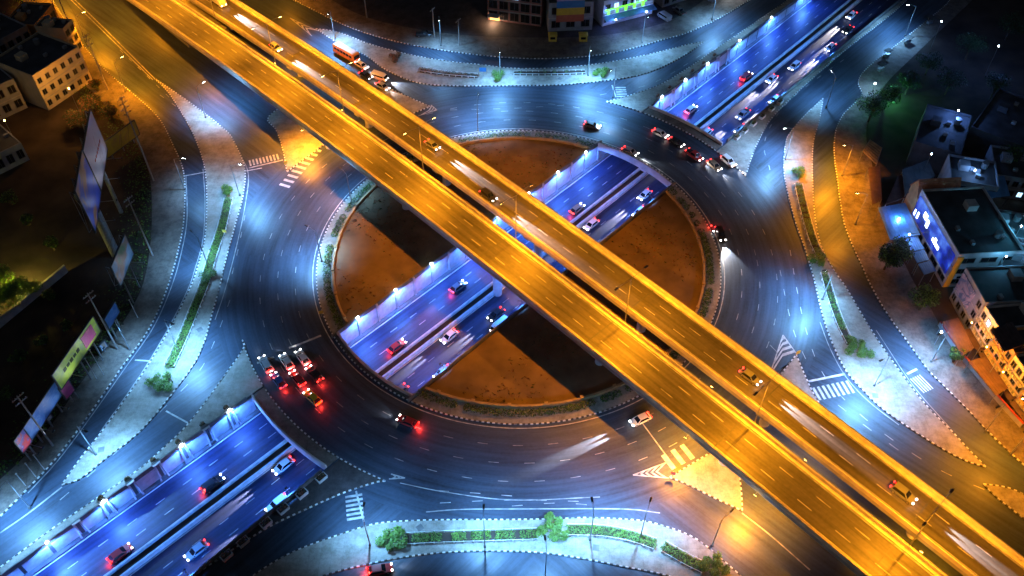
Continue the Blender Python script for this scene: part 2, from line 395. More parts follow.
vouter = [(-62, 530), (-35, 505), (0, 480), (40, 440), (80, 385), (108, 345), (130, 312), (143, 285), (150, 250), (152, 215), (150, 178), (140, 150), (122, 122), (98, 98), (72, 72), (50, 45), (30, 15), (15, -15)]
island('pavement', 'brown verge pavement along the outer kerb of the west service road', [(vedge, 1, 1), (vouter, 1, 0)], 'verge')
wl = smooth(ats(vouter), 2)
tag(MB().prism(wl + [Vector((-150, 150, 0)), Vector((-260, 150, 0)), Vector((-260, -140, 0)), Vector((-110, -140, 0))], .003, .11).build('vacant_lot', 'soil'), 'dark rough vacant ground behind the billboards', kind='structure')
# south-west splitter between the west exit road and the trench
A_ = atan2
def on_ring(u, v, r): p = at(u, v); return atan2(p.y, p.x)
aSWn = pi + UA - math.asin((TNW + .45) / RO); aSWs = pi + UA + math.asin((-TSE + .45) / RO)
aNEn = UA + math.asin((TNW + .45) / RO); aNEs = UA - math.asin((-TSE + .45) / RO)
a0 = on_ring(250, 338, RO)
if a0 < 0: a0 += 2 * pi
swp = [Vector((RO * cos(a), RO * sin(a), 0)) for a in [a0 + (aSWn - a0) * i / 14 for i in range(15)]]
island('traffic_island', 'pale tapering traffic island between the west exit road and the underpass wall', [
    (swp, 0, 1), ([swp[-1], up(-100, TNW + .5), up(-150, TNW + .5)], 0, 0),
    ([at(-30, 588), (0, 568), (50, 531), (95, 500), (140, 469), (165, 447), (185, 428), (205, 403), (225, 375.5), (244, 348), swp[0]], 1, 1)])
a1 = on_ring(388, 477, RO) % (2 * pi)
sep = [Vector((RO * cos(a), RO * sin(a), 0)) for a in [aSWs + (a1 - aSWs) * i / 14 for i in range(15)]]
island('traffic_island', 'dark triangular traffic island south of the underpass by the dry planters', [
    (sep, 0, 1), ([sep[-1], (381, 481), (343.5, 493), (306, 509.5), (271, 526), (240, 545), (197.5, 574), (165, 600)], 1, 1),
    ([up(-150, TSE - .5), up(-90, TSE - .5)], 0, 0)], 'lot')
mS = island('median', 'south median paved pale with a planted hedge along its middle', [
    ([(215, 606), (256, 574), (293.5, 552), (341, 534.5), (376, 524), (416, 520.8), (460, 520), (512, 520), (560, 519), (587, 518), (624.5, 519.5), (652, 523), (687, 534.5), (707, 547), (724.5, 562), (744.5, 580), (760, 598)], 1, 1),
    ([(760, 598), (715, 590), (662, 574.5), (624.5, 567), (587, 559.5), (549.5, 553.7), (512, 551.5), (456, 552), (406, 557), (356, 567), (323.5, 576), (280, 592), (215, 606)], 1, 1)])
# four splitters under the viaduct
island('traffic_island', 'small kerbed splitter island under the viaduct west of the roundabout', [
    ([(287, 172), (325, 144), (352, 124)], 0, 1), ([(352, 124), (325, 108), (292, 100)], 0, 0), ([(292, 100), (268, 118), (276, 130), (283, 150), (287, 172)], 1, 1)])
island('traffic_island', 'sodium-lit triangular splitter island beside the viaduct at the south exit', [
    ([(669.5, 477.5), (687, 484.5), (712, 497), (742, 511)], 1, 1), ([(742, 511), (741, 490), (738, 468)], 1, 1), ([(738, 468), (726, 446)], 0, 0), ([(726, 446), (712, 452), (669.5, 477.5)], 0, 1)])
island('traffic_island', 'small kerbed splitter island beside the viaduct at the east approach', [
    ([(796, 355), (808, 383), (818, 402), (834, 424)], 1, 1), ([(834, 424), (800, 420), (762, 392)], 0, 0), ([(762, 392), (779, 377), (796, 355)], 0, 1)])
island('traffic_island', 'small kerbed splitter island at the foot of the north approach', [
    ([(430, 107), (408, 97), (392, 90)], 0, 1), ([(392, 90), (372, 90), (395, 118)], 0, 0), ([(395, 118), (412, 114), (430, 107)], 0, 1)])
mE = island('median', 'long pale east median with hedge and shrubs beside the east service road', [
    ([(823, 99), (805.5, 115), (790.5, 132.5), (785.5, 144), (784, 174), (793, 214), (803, 244), (811, 269), (816, 288), (823, 318), (833, 345.5), (845.5, 370.5), (860.5, 388), (878, 405.5), (903, 424), (943, 449.5), (968, 462), (985.5, 467)], 1, 1),
    ([(985.5, 467), (968, 449.5), (951, 431), (928, 408), (908, 383), (888, 355.5), (868, 325.5), (846, 288), (836, 274), (822, 249), (815, 219), (812.5, 181.5), (813, 144), (819, 122), (823, 99)], 1, 1)])
island('traffic_island', 'sodium-lit kerbed island tip at the far right of the east exit', [([(983, 484.5), (995.5, 497), (1018, 514.5), (1050, 540)], 1, 1), ([(1050, 540), (1060, 515), (1030, 498), (1008, 488), (983, 484.5)], 1, 1)])
kedge = [(965, -12), (950, 0), (943, 7.5), (903, 40), (868, 67.5), (858, 82.5), (862, 95), (852, 106), (843, 115), (836, 130), (834, 150), (837, 179), (843, 219), (850.5, 241.5), (863, 269), (873, 290), (888, 315.5), (908, 343), (928, 370.5), (943, 385.5), (968, 410.5), (990, 434), (1020, 462), (1060, 495)]
kouter = [(1085, 440), (1040, 420), (1010, 408), (985, 385), (965, 362), (945, 335), (930, 308), (915, 285), (900, 255), (885, 225), (878, 195), (872, 165), (866, 135), (872, 110), (885, 85), (915, 55), (960, 12), (985, -12)]
island('pavement', 'wide forecourt pavement in front of the eastern shops', [(kedge, 1, 1), (kouter, 1, 0)], 'verge')
el = smooth(ats(kouter), 2)
tag(MB().prism(el + [Vector((160, 150, 0)), Vector((300, 150, 0)), Vector((300, -100, 0)), Vector((130, -100, 0))], .003, .12).build('building_plot', 'soil'), 'dark plots under the eastern buildings', kind='structure')
mN = island('median', 'north median paved pale with low railings and two shrubs', [
    ([(316, 29), (338.5, 32.5), (368.5, 44), (406, 54), (443.5, 61), (481, 65), (512, 68.5), (550, 68.5), (587, 65.5), (617, 61), (652, 54), (687, 45), (704, 42)], 1, 1),
    ([(704, 42), (687, 54), (662, 67.5), (637, 76), (604.5, 81), (562, 85), (512, 86), (451, 86), (416, 82.5), (386, 70), (366, 56), (338, 43), (316, 29)], 1, 1)])
nedge = [(268, -12), (298.5, 2.5), (338.5, 22.5), (368.5, 34), (406, 44), (456, 52.5), (511, 58), (562, 58.5), (607, 54), (637, 47.5), (659.5, 41), (690, 32), (720, 18), (750, 0), (770, -12)]
nouter = [(720, -12), (690, 10), (655, 26), (600, 36), (540, 38), (470, 36), (410, 28), (360, 15), (310, -12)]
island('pavement', 'pale pavement strip along the kerb of the north service road', [(nedge, 1, 1), (nouter, 1, 0)], 'verge')
nl = smooth(ats(nouter), 2)
tag(MB().prism(nl + [Vector((-70, 170, 0)), Vector((70, 170, 0))], .003, .13).build('forecourt', 'lot'), 'dark paved forecourt of the northern shops', kind='structure')
# north-east: strip beside the trench
a2 = on_ring(606, 102.5, RO)
nwp = [Vector((RO * cos(a), RO * sin(a), 0)) for a in [aNEn + (a2 - aNEn) * i / 12 for i in range(13)]]
island('traffic_island', 'grey triangular traffic island north of the underpass beside the wall posts', [
    (nwp, 0, 1), ([nwp[-1], (632, 95), (662, 84), (690, 67), (712, 52), (768, 14), (800, -8)], 1, 1), ([up(160, TNW + .5), up(100, TNW + .5)], 0, 0)])
a3 = on_ring(747, 176, RO)
sep2 = [Vector((RO * cos(a), RO * sin(a), 0)) for a in [a3 + (aNEs - a3) * i / 12 for i in range(13)]]
island('traffic_island', 'pale triangular traffic island east of the underpass with white planters', [
    (sep2, 0, 1), ([up(100, TSE - .5), up(172, TSE - .5)], 0, 0),
    ([(914, -8), (893, 13), (843, 52), (800, 90), (772, 118), (758, 142), (751, 159), sep2[0]], 1, 1)])

# central island: two segments either side of the trench
for sg, e, lab in ((1, TNW + .6, 'north-western half of the central island with brown earth and grey rim'), (-1, -TSE + .6, 'south-eastern half of the central island with brown earth and grey rim')):
    base = UA + (pi / 2 if sg > 0 else -pi / 2)
    def seg(r): q = math.acos(e / r); return arc(r, base - q, base + q, 1.5)
    ci = MB().prism(seg(RI), .002, .16).build('central_island', 'paving'); tag(ci, lab, kind='structure')
    kerb(seg(RI), ci)
    MB().prism(seg(43.2), .17, .32).build('earth_bed', 'brown_earth', ci)
    fen = thing('low_wall', ('tan low wall with posts round the north-western island bed' if sg > 0 else 'tan low wall with posts round the south-eastern island bed'), 'wall')
    fa = seg(43.5)
    MB().sweep(fa, [(-.18, .16), (.18, .16), (.18, .85), (-.18, .85)]).build('wall_body', 'tan_wall', fen)
    MB().sweep(fa, [(-.26, .852), (.26, .852), (.26, 1.0), (-.26, 1.0)]).build('coping', 'tan_wall', fen)
    pm = MB().box((0, 0, .72), (.6, .6, 1.1)).box((0, 0, 1.33), (.75, .75, .12)).mesh('post', 'tan_wall')
    for p in fa[2::5]: inst('post', pm, fen, (p.x, p.y, 0), atan2(p.y, p.x))
    hg = MB()
    for p in seg(45.0):
        if R.random() < .9: hg.leaves((p.x, p.y, .6), (.95, .95, R.uniform(.5, .95)), 110, .35, (0, 0, 1))
    tag(hg.build('hedge', ['leaf_dark', 'leaf']), 'dark clipped hedge outside the low wall of the ' + ('north-western' if sg > 0 else 'south-eastern') + ' island half', 'hedge', kind='stuff')

# ------------------------------------------------------------------ underpass
ss = [S0 + 4 * i for i in range(int((S1 - S0) / 4) + 1)]
ur = MB().sheet([up(s, TSE, zf(s)) for s in ss], [up(s, TNW, zf(s)) for s in ss]).build('underpass_road', 'asphalt_under'); tag(ur, kind='structure')
def ul(n, a=S0 + 20, b=S1 - 20): return [up(s, n, zf(s)) for s in [a + 4 * i for i in range(int((b - a) / 4) + 1)]]
q = []
for n in (8.0, 4.9, -4.4, -7.6): q += dashes(ul(n), 2, 4, .16)
marks('lane_dashes', q, 'road_paint', .008, ur)
q = []
for n in (11.1, 1.95, -1.3, -10.75): q += line(ul(n), .24)
marks('edge_lines', q, 'white_paint', .008, ur)
for n0, n1, nm in ((11.35, TNW - .02, 'walkway'), (TSE + .02, -11.0, 'walkway')):
    MB().sweep(ul((n0 + n1) / 2), [(-(n1-n0)/2, .0), ((n1-n0)/2, 0), ((n1-n0)/2, .25), (-(n1-n0)/2, .25)]).build(nm, 'concrete_dark', ur)
# retaining walls
def seg_label(i): return ['south-west', 'central', 'north-east'][i]
ring_cut = sqrt(RI ** 2 - 12 ** 2)
wall_nw = thing('retaining_wall', 'pale panelled retaining wall on the north-west side of the underpass', 'retaining wall')
wall_se = thing('retaining_wall', 'retaining wall with brown coping on the south-east side of the underpass', 'retaining wall')
for n0, n1, root in ((TNW, TNW + .5, wall_nw), (TSE - .5, TSE, wall_se)):
    mb = MB(); k = len(ss)
    V = []
    for s in ss: V += [up(s, n0, zf(s) - .3), up(s, n1, zf(s) - .3), up(s, n1, -.014), up(s, n0, -.014)]
    F = [(i*4+j, i*4+(j+1) % 4, i*4+4+(j+1) % 4, i*4+4+j) for i in range(k-1) for j in range(4)]
    mb.add(V, F).build('wall_face', 'concrete_dark', root)
openings = ((-150, -68.6), (-46.2, 46.2), (69.6, 190))
for a, b in openings:
    for n, root, m in ((TNW + .1, wall_nw, 'concrete_dark'), (TSE - .1, wall_se, 'concrete_dark')):
        P = resample([up(a, n), up(b, n)], 4)
        MB().sweep(P, [(-.22, -.013), (.22, -.013), (.14, 1.0), (-.14, 1.0)]).build('parapet', m, root)
pan = {}
for i in range(-26, 30):
    s = i * 5.6 + 2.8
    h = round(-zf(s) - .25 - .12, 1)
    if h < .8: continue
    if h not in pan: pan[h] = MB().box((0, 0, h / 2), (4.95, .12, h)).mesh('wall_panel', 'panel')
    p = up(s, TNW - .075, zf(s) + .27)
    inst('wall_panel', pan[h], wall_nw, p, UA)
    s2 = i * 5.6
    h2 = -zf(s2) + .9
    ps = MB()
    ou = -108 < s2 < -68 or 68 < s2 < 108
    if not ou and not -46 < s2 < 46: continue
    if ou:   # splayed twin-leg frame with a cap that carries the planter
        for dx in (-.55, .55): ps.beam((dx * 1.5, -.75, .25), (dx, -.18, h2), .28, .3)
        ps.box((0, -.22, h2 - .1), (1.6, .4, .25))
    else: ps.box((0, -.2, h2 / 2 + .1), (.45, .3, h2 - .2))
    inst('pilaster', ps.mesh('pilaster', 'concrete_pale'), wall_nw, up(s2, TNW, zf(s2)), UA)
# median of the underpass: twin barriers with a dark channel between
md = thing('median_barrier', 'twin concrete barrier along the middle of the underpass', 'barrier')
for n, nm in ((1.35, 'barrier'), (-.75, 'barrier')):
    MB().sweep(ul(n), [(-.32, .0), (.32, .0), (.2, .95), (-.2, .95)]).build(nm, 'panel', md)
MB().sweep(ul(.3), [(-.75, .0), (.75, .0), (.75, .3), (-.75, .3)]).build('channel_bed', 'soil', md)

# ring bridges over the trench
for sg, lab in ((-1, 'south-western ring bridge carrying the roundabout over the underpass'), (1, 'north-eastern ring bridge carrying the roundabout over the underpass')):
    br = thing('ring_bridge', lab, 'bridge')
    def curve(r, e0=TSE, e1=TNW, z=0): return [up(sg * sqrt(r*r - n*n), n, z) for n in [e0 + (e1 - e0) * i / 24 for i in range(25)]]
    A, B = curve(RI - .9), curve(68.3)
    MB().prism(A + B[::-1], -1.15, 0.0, bottom=True).build('bridge_deck', 'asphalt_ring', br)
    C_, D_ = curve(RO + .15), curve(68.28)
    MB().prism(C_ + D_[::-1], .003, .17).build('footway', 'verge', br)
    C2, D2 = curve(RI - .85), curve(RI - .15)
    MB().prism(C2 + D2[::-1], .003, .17).build('footway', 'verge', br)
    kerb(curve(RO), br); kerb(curve(RI), br)
    prof = [(-.16, -1.2), (.16, -1.2), (.16, 1.0), (-.16, 1.0)]
    MB().sweep(curve(68.45), prof).build('parapet', 'concrete_pale', br)
    MB().sweep(curve(RI - 1.05), prof).build('parapet', 'concrete', br)
    for r in (51, 62):
        s = sg * r
        MB().box(up(s, .3, (zf(s) - 1.2) / 2), (3.2, 1.9, -zf(s) - 1.2), UA).build('pier', 'concrete_pale', br)
# ring markings
q = line(arc(RI + .9, 0, 2 * pi), .2)
marks('ring_edge_line', q, 'road_paint', .008)
q = []
for r in (RI + 4.9, RI + 8.9, RI + 12.9): q += dashes(arc(r, 0, 2 * pi), 2, 5, .14)
marks('ring_lane_dashes', q, 'worn_paint', .008)
def pxline(pts, wd=.25, sm=1): return line(smooth(ats(pts), 1.2) if sm else ats(pts), wd)
q = pxline([(257, 363), (262, 362), (274, 357)], .5, 0) + pxline([(289, 348), (300, 344), (321, 335.5)], .5, 0)
q += pxline([(249, 168), (283, 160)], .4, 0) + pxline([(808, 381.5), (845, 374)], .5, 0) + pxline([(907, 374), (917, 369)], .5, 0)
q += pxline([(356, 491), (364, 522)], .35, 0) + pxline([(612, 85), (616, 97)], .35, 0) + pxline([(160, 560 - 145), (186, 428)], .0001, 0)[:0]
q += pxline([(640, 420), (668, 458)], .25, 0) + pxline([(135, 360), (150, 361)], .35, 0) + pxline([(166, 411), (188, 423)], .35, 0)
q += pxline([(184, 176), (206, 172)], .3, 0) + pxline([(246, 171), (262, 168)], .3, 0)
marks('stop_lines', q, 'road_paint', .01)
q = []
def zebra(a, b, wv, n, fr=.5):
    """bars between photo points a, b; each bar reaches wv metres across"""
    A, B = at(*a), at(*b); t = (B - A); nn = Vector((-t.y, t.x, 0)).normalized() * wv; out = []
    for i in range(n):
        p = A + t * (i / n); r = A + t * ((i + fr) / n); out.append([p, r, r + nn, p + nn])
    return out
q += zebra((812, 388), (850, 380), -3.2, 8) + zebra((910, 379), (921, 374), -4, 5)
q += zebra((250, 166), (281, 159), 2.4, 9) + zebra((347, 521), (345, 494), -3.2, 6)
q += zebra((617, 97), (615, 86), -3.0, 5)
marks('zebra_crossings', q, 'road_paint', .012)
def chevrons(tip, wing1, wing2, n, th=.5):
    T, A, B = at(*tip), at(*wing1), at(*wing2); out = []
    for i in range(n):
        f0 = (i + .35) / n; f1 = f0 + th / n; M0 = T.lerp((A + B) / 2, f0 * .72); M1 = T.lerp((A + B) / 2, f1 * .72)
        for W in (A, B): out.append([M0, M1, T.lerp(W, f1), T.lerp(W, f0)][:: (1 if W is A else -1)])
    for W in (A, B):
        t = (W - T).normalized(); nn = Vector((-t.y, t.x, 0)) * .12; out.append([T - nn, W - nn, W + nn, T + nn])
    return out
q = chevrons((633, 475), (669, 478), (668, 462), 5) + zebra((672, 470), (700, 455), 3.6, 3, .45)
q += chevrons((783, 335), (796, 353), (768, 380), 4) + zebra((289, 188), (324, 148), 3.0, 9, .42)
q += chevrons((437, 110), (431, 105), (418, 116), 3)
q += chevrons((290, 18), (318, 31), (312, 36), 4) + chevrons((405, 478), (389, 479), (391, 474), 3)
marks('gore_markings', q, 'road_paint', .014)
q = pxline([(0, 533), (30, 512), (62, 487)], .3) + pxline([(70, -5), (110, 34), (155, 79)], .25) + pxline([(66, -5), (106, 34), (153, 80)], .25)
q += pxline([(237, 150), (248, 172), (246, 200), (238, 240), (225, 290), (215, 320)], .2) + pxline([(426, 512), (460, 509.5), (512, 509), (620, 509), (660, 513)], .22)
q += pxline([(186, 176), (187, 219), (181, 254), (171, 288), (153, 328), (123, 371), (95, 411), (60, 458), (28, 493)], .2)
q += pxline([(203, 169), (205, 201.5), (203, 239), (195, 269), (188, 289), (170, 325), (148, 363), (123, 400), (100, 432)], .18)
q += pxline([(742, 513), (770, 535), (810, 570)], .25) + pxline([(820, 322), (829, 346), (842, 371), (856, 389), (874, 406), (899, 425)], .18)
q += pxline([(876, 330), (912, 384), (950, 428)], .15) + pxline([(400, 483), (445, 492), (512, 500), (600, 497)], .18)
marks('road_edge_lines', q, 'worn_paint', .009)
q = []
for P in ([(790, 250), (797, 290), (806, 330), (822, 372), (850, 405), (890, 438), (940, 470), (990, 492)], [(780, 270), (786, 300), (795, 335), (812, 372)], [(770, 345), (777, 352)],
          [(838, 405), (868, 428), (905, 455)], [(512, 496), (460, 492), (420, 490)], [(440, 503), (512, 500), (600, 502)], [(512, 506), (560, 503), (600, 506)],
          [(230, 300), (215, 340), (200, 370), (170, 402), (130, 440), (60, 500)], [(245, 215), (238, 250), (228, 290)], [(160, 95), (215, 135), (240, 165)],
          [(450, 110), (520, 108), (580, 104)], [(600, 95), (650, 84), (690, 62), (740, 28)], [(120, 50), (170, 98)], [(770, 170), (765, 140), (790, 100), (850, 55)]):
    q += dashes(smooth(ats(P), 1), 2, 4, .16)
marks('lane_dashes', q, 'worn_paint', .011)

# ------------------------------------------------------------------ viaducts
VS = [-180 + 3 * i for i in range(126)]
def vl(n, dz=0, a=-180, b=195): return [vp(s, n, zd(s) + dz) for s in VS if a <= s <= b]
def viaduct(n0, n1, lab, inner):
    r = thing('viaduct', lab, 'viaduct')
    c = (n0 + n1) / 2; hw = (n1 - n0) / 2
    MB().sweep(vl(c), [(-hw, -.95), (-hw + 1.8, -1.1), (-hw + 2.6, -1.9), (hw - 2.6, -1.9), (hw - 1.8, -1.1), (hw, -.95), (hw, -.02), (-hw, -.02)]).build('girder', 'concrete', r)
    MB().sheet(vl(n0 + .45), vl(n1 - .45)).build('carriageway', 'asphalt_deck', r)
    for n, sg in ((n0 + .2, 1), (n1 - .2, -1)):
        MB().sweep(vl(n), [(-.2, -.02), (.2, -.02), (.2, 1.1), (-.2, 1.1)]).build('parapet', 'parapet', r)
        MB().sweep(vl(n), [(-.05, 1.25), (.05, 1.25), (.05, 1.35), (-.05, 1.35)]).build('handrail', 'steel', r)
        MB().sweep(vl(n + sg * .5), [(-.3, -.01), (.3, -.01), (.3, .22), (-.3, .22)]).build('maintenance_strip', 'parapet', r)
        MB().sheet(vl(n + sg * 1.0 - .1, .008), vl(n + sg * 1.0 + .1, .008)).build('edge_line', 'worn_paint', r)
    # raised walkway strip beside the gap
    lanes = [n0 + .45 + (n1 - n0 - .9) * f for f in (.345, .665)]
    for i, n in enumerate(lanes): q = dashes(vl(n), 3, 5, .17, start=i * 4); marks('lane_dashes', q, 'worn_paint', .01, r)
    for s in range(-164, 196, 33):
        MB().sweep([vp(s - .12, c, zd(s) + .004), vp(s + .12, c, zd(s) + .004)], [(-hw + .45, .0), (hw - .45, .0), (hw - .45, .012), (-hw + .45, .012)]).build('expansion_joint', 'dark_steel', r)
    pier_s = [s for s in range(-131, 170, 33)]
    for s in pier_s:
        b = vp(s + 1, c + (0 if abs(s) > 20 else .6)); nn = b.dot(UN)
        z0 = zf(b.dot(UD)) if TSE < nn < TNW else .0
        top = zd(s) - 1.9
        if top - z0 < 1: continue
        mb = MB().tube((b.x, b.y, z0), (b.x, b.y, top - 1.0), 1.05, 1.05, 20); mb.sm = False
        pr = mb.build('pier', 'concrete_pale', r)
        MB().sweep([vp(s + 1, c - 3.6, top - .5), vp(s + 1, c + 3.6, top - .5)], [(-.9, -.55), (.9, -.55), (1.0, .49), (-1.0, .49)]).build('pier_cap', 'concrete', r)
    return r
va1 = viaduct(-14.3, -4.1, 'sodium-lit viaduct deck nearer the camera, crossing the roundabout diagonally', 1)
va2 = viaduct(-.75, 8.65, 'sodium-lit viaduct deck farther from the camera, parallel to the nearer one', -1)
tag(MB().prism([vp(-182, -13), vp(-132, -13), vp(-132, 7.4), vp(-182, 7.4)], .004, 1.2).build('abutment', 'concrete_dark', va2))


# ------------------------------------------------------------------ street lamps
WHITE, SODIUM, BLUE = (0.19, 0.51, 1.0), (1.0, 0.32, 0.007), (0.06, 0.22, 1.0)
def street_lamp(base, aim, label, kind='w', power=6000, h=10.0, z=.15, twin=False, reach=2.2):
    B = base if isinstance(base, Vector) else at(*base); A = aim if isinstance(aim, Vector) else at(*aim)
    t = (A - B); t.z = 0; rz = atan2(t.y, t.x)
    r = thing('street_lamp', label, 'street lamp', (B.x, B.y, z), rz, 'street lamps')
    MB().tube((0, 0, 0), (0, 0, h), .13, .07, 8).build('pole', 'steel', r)
    MB().box((0, 0, .2), (.5, .5, .4), 0, 0, .7).build('base_plate', 'concrete_dark', r)
    for sg in ((1, -1) if twin else (1,)):
        MB().tube((0, 0, h - .1), (sg * reach * .6, 0, h + .35), .06, .05, 6).tube((sg * reach * .6, 0, h + .35), (sg * reach, 0, h + .4), .05, .05, 6).build('arm', 'steel', r)
        hd = MB().box((sg * (reach + .3), 0, h + .43), (1.0, .42, .14), 0, 0, .75).build('lamp_head', 'dark_steel', r)
        MB().box((sg * (reach + .3), 0, h + .32), (.8, .3, .08)).build('lens', 'bulb_white' if kind == 'w' else 'bulb_sodium', hd)
        lamp_light('SPOT', power * (2.9 if kind == 'w' else 1.6), WHITE if kind == 'w' else SODIUM, r, (sg * (reach + .3), 0, h + .2), *((2.45, .85) if kind == 'w' else (2.5, .5) if twin else (2.7, .5)), rot=(0, 0 if twin else radians(-14), 0))
    return r
SL = [
 ((240, 196), (262, 196), 'lamp on the west median beside the upper shrubs', 'w', 6500), ((209, 268), (195, 255), 'lamp on the west median halfway along the hedge', 'w', 5000),
 ((178, 350), (205, 365), 'lamp on the west median above the round shrub cluster', 'w', 7000), ((96, 455), (120, 470), 'lamp near the lower tip of the west median', 'w', 6500),
 ((30, 508), (22, 522), 'lamp at the gore below the west median tip', 'w', 7000), ((206, 118), (228, 105), 'lamp on the upper tip of the west median', 'w', 6500),
 ((130, 350), (150, 362), 'lamp on the west verge by the banners', 'w', 3500), ((185, 190), (196, 190), 'lamp on the west verge by the tall utility pole', 'w', 2200),
 ((322, 262), (300, 250), 'lamp on the western rim of the central island', 'w', 6500), ((352, 205), (335, 190), 'lamp on the north-western rim of the central island', 'w', 2500),
 ((335, 40), (330, 55), 'lamp on the left tip of the north median', 'w', 6500), ((441, 46), (441, 58), 'lamp on the north verge left of the forecourt', 'w', 4200),
 ((478, 131), (482, 112), 'lamp on the northern rim of the central island', 'w', 6000), ((500, 78), (500, 100), 'lamp on the north median by the rust planter', 'w', 5000),
 ((588, 76), (590, 98), 'lamp on the north median beside the green shrub', 'w', 6500), ((642, 43), (646, 54), 'lamp on the north verge before the blue-lit shop', 'w', 4500),
 ((613, 98), (600, 108), 'lamp on the triangular island north of the underpass', 'w', 4500), ((712, 20), (722, 32), 'lamp on the north verge near the parked vans', 'w', 5000),
 ((905, 36), (885, 35), 'lamp on the north-east verge by the street stalls', 'w', 4500), ((785, 160), (768, 160), 'lamp on the left edge of the east median top', 'w', 7000),
 ((826, 108), (815, 92), 'lamp at the upper tip of the east median', 'w', 3000), ((822, 300), (800, 305), 'lamp on the east median above the low hedge', 'w', 7500),
 ((874, 386), (850, 400), 'lamp on the east median beyond the shrubs', 'w', 8500), ((931, 362), (915, 368), 'lamp on the east pavement before the awnings', 'w', 7000),
 ((485, 547), (485, 500), 'lamp on the south median left of the round tree', 'w', 5500), ((590, 540), (585, 505), 'lamp on the south median right of the round tree', 'w', 6000),
 ((640, 539), (652, 505), 'lamp at the right end of the south median hedge', 'w', 6500), ((545, 578), (543, 560), 'lamp at the bottom edge of the south road', 'w', 4500),
 ((370, 545), (372, 520), 'lamp on the south median near the left shrubs', 'w', 4500), ((712, 546), (730, 530), 'lamp on the right slope of the south median', 'w', 900),
 ((768, 190), (700, 170), 'x', 'w', 0),
 ((842, 176), (826, 178), 'sodium lamp on the east pavement by the slatted shed', 'o', 11000), ((855, 225), (840, 225), 'sodium lamp on the east pavement below the slatted shed', 'o', 4500),
 ((126, 92), (140, 85), 'sodium lamp on the west verge below the cream building', 'o', 8500), ((88, 46), (104, 40), 'sodium lamp on the west verge above the cream building', 'o', 8500),
 ((54, 6), (70, 0), 'sodium lamp on the west verge at the top left', 'o', 8000), ((1010, 455), (990, 470), 'sodium lamp on the east pavement at the lower right', 'o', 4000),
 ((985, 432), (970, 440), 'sodium lamp on the east pavement by the orange houses', 'o', 1600), ((290, -2), (280, 8), 'sodium lamp on the north verge at the top', 'o', 2200),
]
for b, a, lab, k, p in SL:
    if p: street_lamp(b, a, ('white street ' if k == 'w' else '') + lab, k, p)
# tall twin lamps in the gap of the viaduct
ORD = ['first', 'second', 'third', 'fourth', 'fifth', 'sixth', 'seventh', 'eighth', 'ninth', 'tenth', 'eleventh', 'twelfth']
for i, s in enumerate(range(-164, 190, 33)):
    s = s + 2
    if s > 185: continue
    b = vp(s, -3.7, 0)
    street_lamp(b, b + VN, ORD[i] + ' twin sodium lamp along the viaduct gap, counted from the far end', 'o', 11500, 13.5, zd(s) + .2, True, 4.0)
# floodlights under the viaduct beside the piers
for i, (s, n, lab, pw) in enumerate(((-66, -15.2, 'western splitter', 3400), (62, -15.2, 'southern exit', 4200), (78, -15.2, 'southern splitter', 4200), (-99, -2.4, 'gap at the far north-west', 2600), (-66, -2.4, 'gap at the north-west', 2600), (58, -2.4, 'gap over the ring', 3600), (80, -2.4, 'gap at the south-east', 4000), (104, -2.4, 'gap farther south-east', 3600))):
    p = vp(s, n, zd(s) - .5)
    r = thing('floodlight', 'small sodium floodlight under the viaduct over the ' + lab, 'floodlight', p, VA, 'viaduct floodlights')
    MB().box((0, 0, .05), (.6, .35, .14)).build('housing', 'dark_steel', r); MB().box((0, 0, -.06), (.5, .3, .07)).build('lens', 'bulb_sodium', r)
    MB().tube((0, 0, .1), (0, .9 if n < -10 else -1.7, .2), .04, .04, 6).build('bracket', 'steel', r)
    lamp_light('SPOT', pw * (5.0 if n < -10 else 2.5), SODIUM, r, (0, 0, -.15), 2.4, .6)
# globe lamps on the underpass wall
gi = 0
for s in [-123.2, -112, -100.8, -84, -72.8] + [-39.2, -28, -16.8, -5.6, 5.6, 16.8, 28, 39.2] + [72.8, 84, 95.2, 112, 130, 150]:
    z0 = zf(s)
    p = up(s, TNW + .1, 1.0)
    side = 'south-west of the roundabout' if s < -60 else 'inside the roundabout' if s < 60 else 'north-east of the roundabout'
    gi += 1
    r = thing('wall_lamp', f'{ORD[(gi-1) % 12] if gi < 13 else ORD[gi-13]} globe lamp on the underpass wall {side}' + (' beyond the far bridge' if gi > 12 else ''), 'wall lamp', p, UA, 'underpass wall lamps')
    MB().tube((0, 0, 0), (0, 0, .3), .06, .06, 6).tube((0, 0, .28), (0, -.4, .3), .04, .04, 6).build('bracket', 'steel', r)
    g = MB().tube((0, -.4, .16), (0, -.4, .3), .24, .28, 10).tube((0, -.4, .3), (0, -.4, .5), .28, .12, 10).build('globe', 'bulb_blue', r)
    lamp_light('SPOT', 4300, BLUE, r, (0, -1.4, .3), 2.8, .3, rot=(radians(-18), 0, 0))
for i, s in enumerate([-120, -98, -76, -36, -12, 12, 36, 76, 98, 125]):  # added to light the south-east lanes; no lamps seen on this wall
    p = up(s, TSE - .1, 1.0)
    r = thing('wall_lamp', ORD[i] + ' added bracket lamp along the far south-east wall of the underpass', 'wall lamp', p, UA, 'underpass wall lamps')
    MB().tube((0, 0, 0), (0, 0, 1.2), .06, .06, 6).tube((0, 0, 1.15), (0, .9, 1.35), .04, .04, 6).build('bracket', 'steel', r)
    MB().box((0, .95, 1.36), (.5, .3, .1)).build('lamp_head', 'dark_steel', r)
    lamp_light('SPOT', 4600, (.05, .25, 1.0), r, (0, .95, 1.2), 2.6, .5, rot=(radians(24), 0, 0))

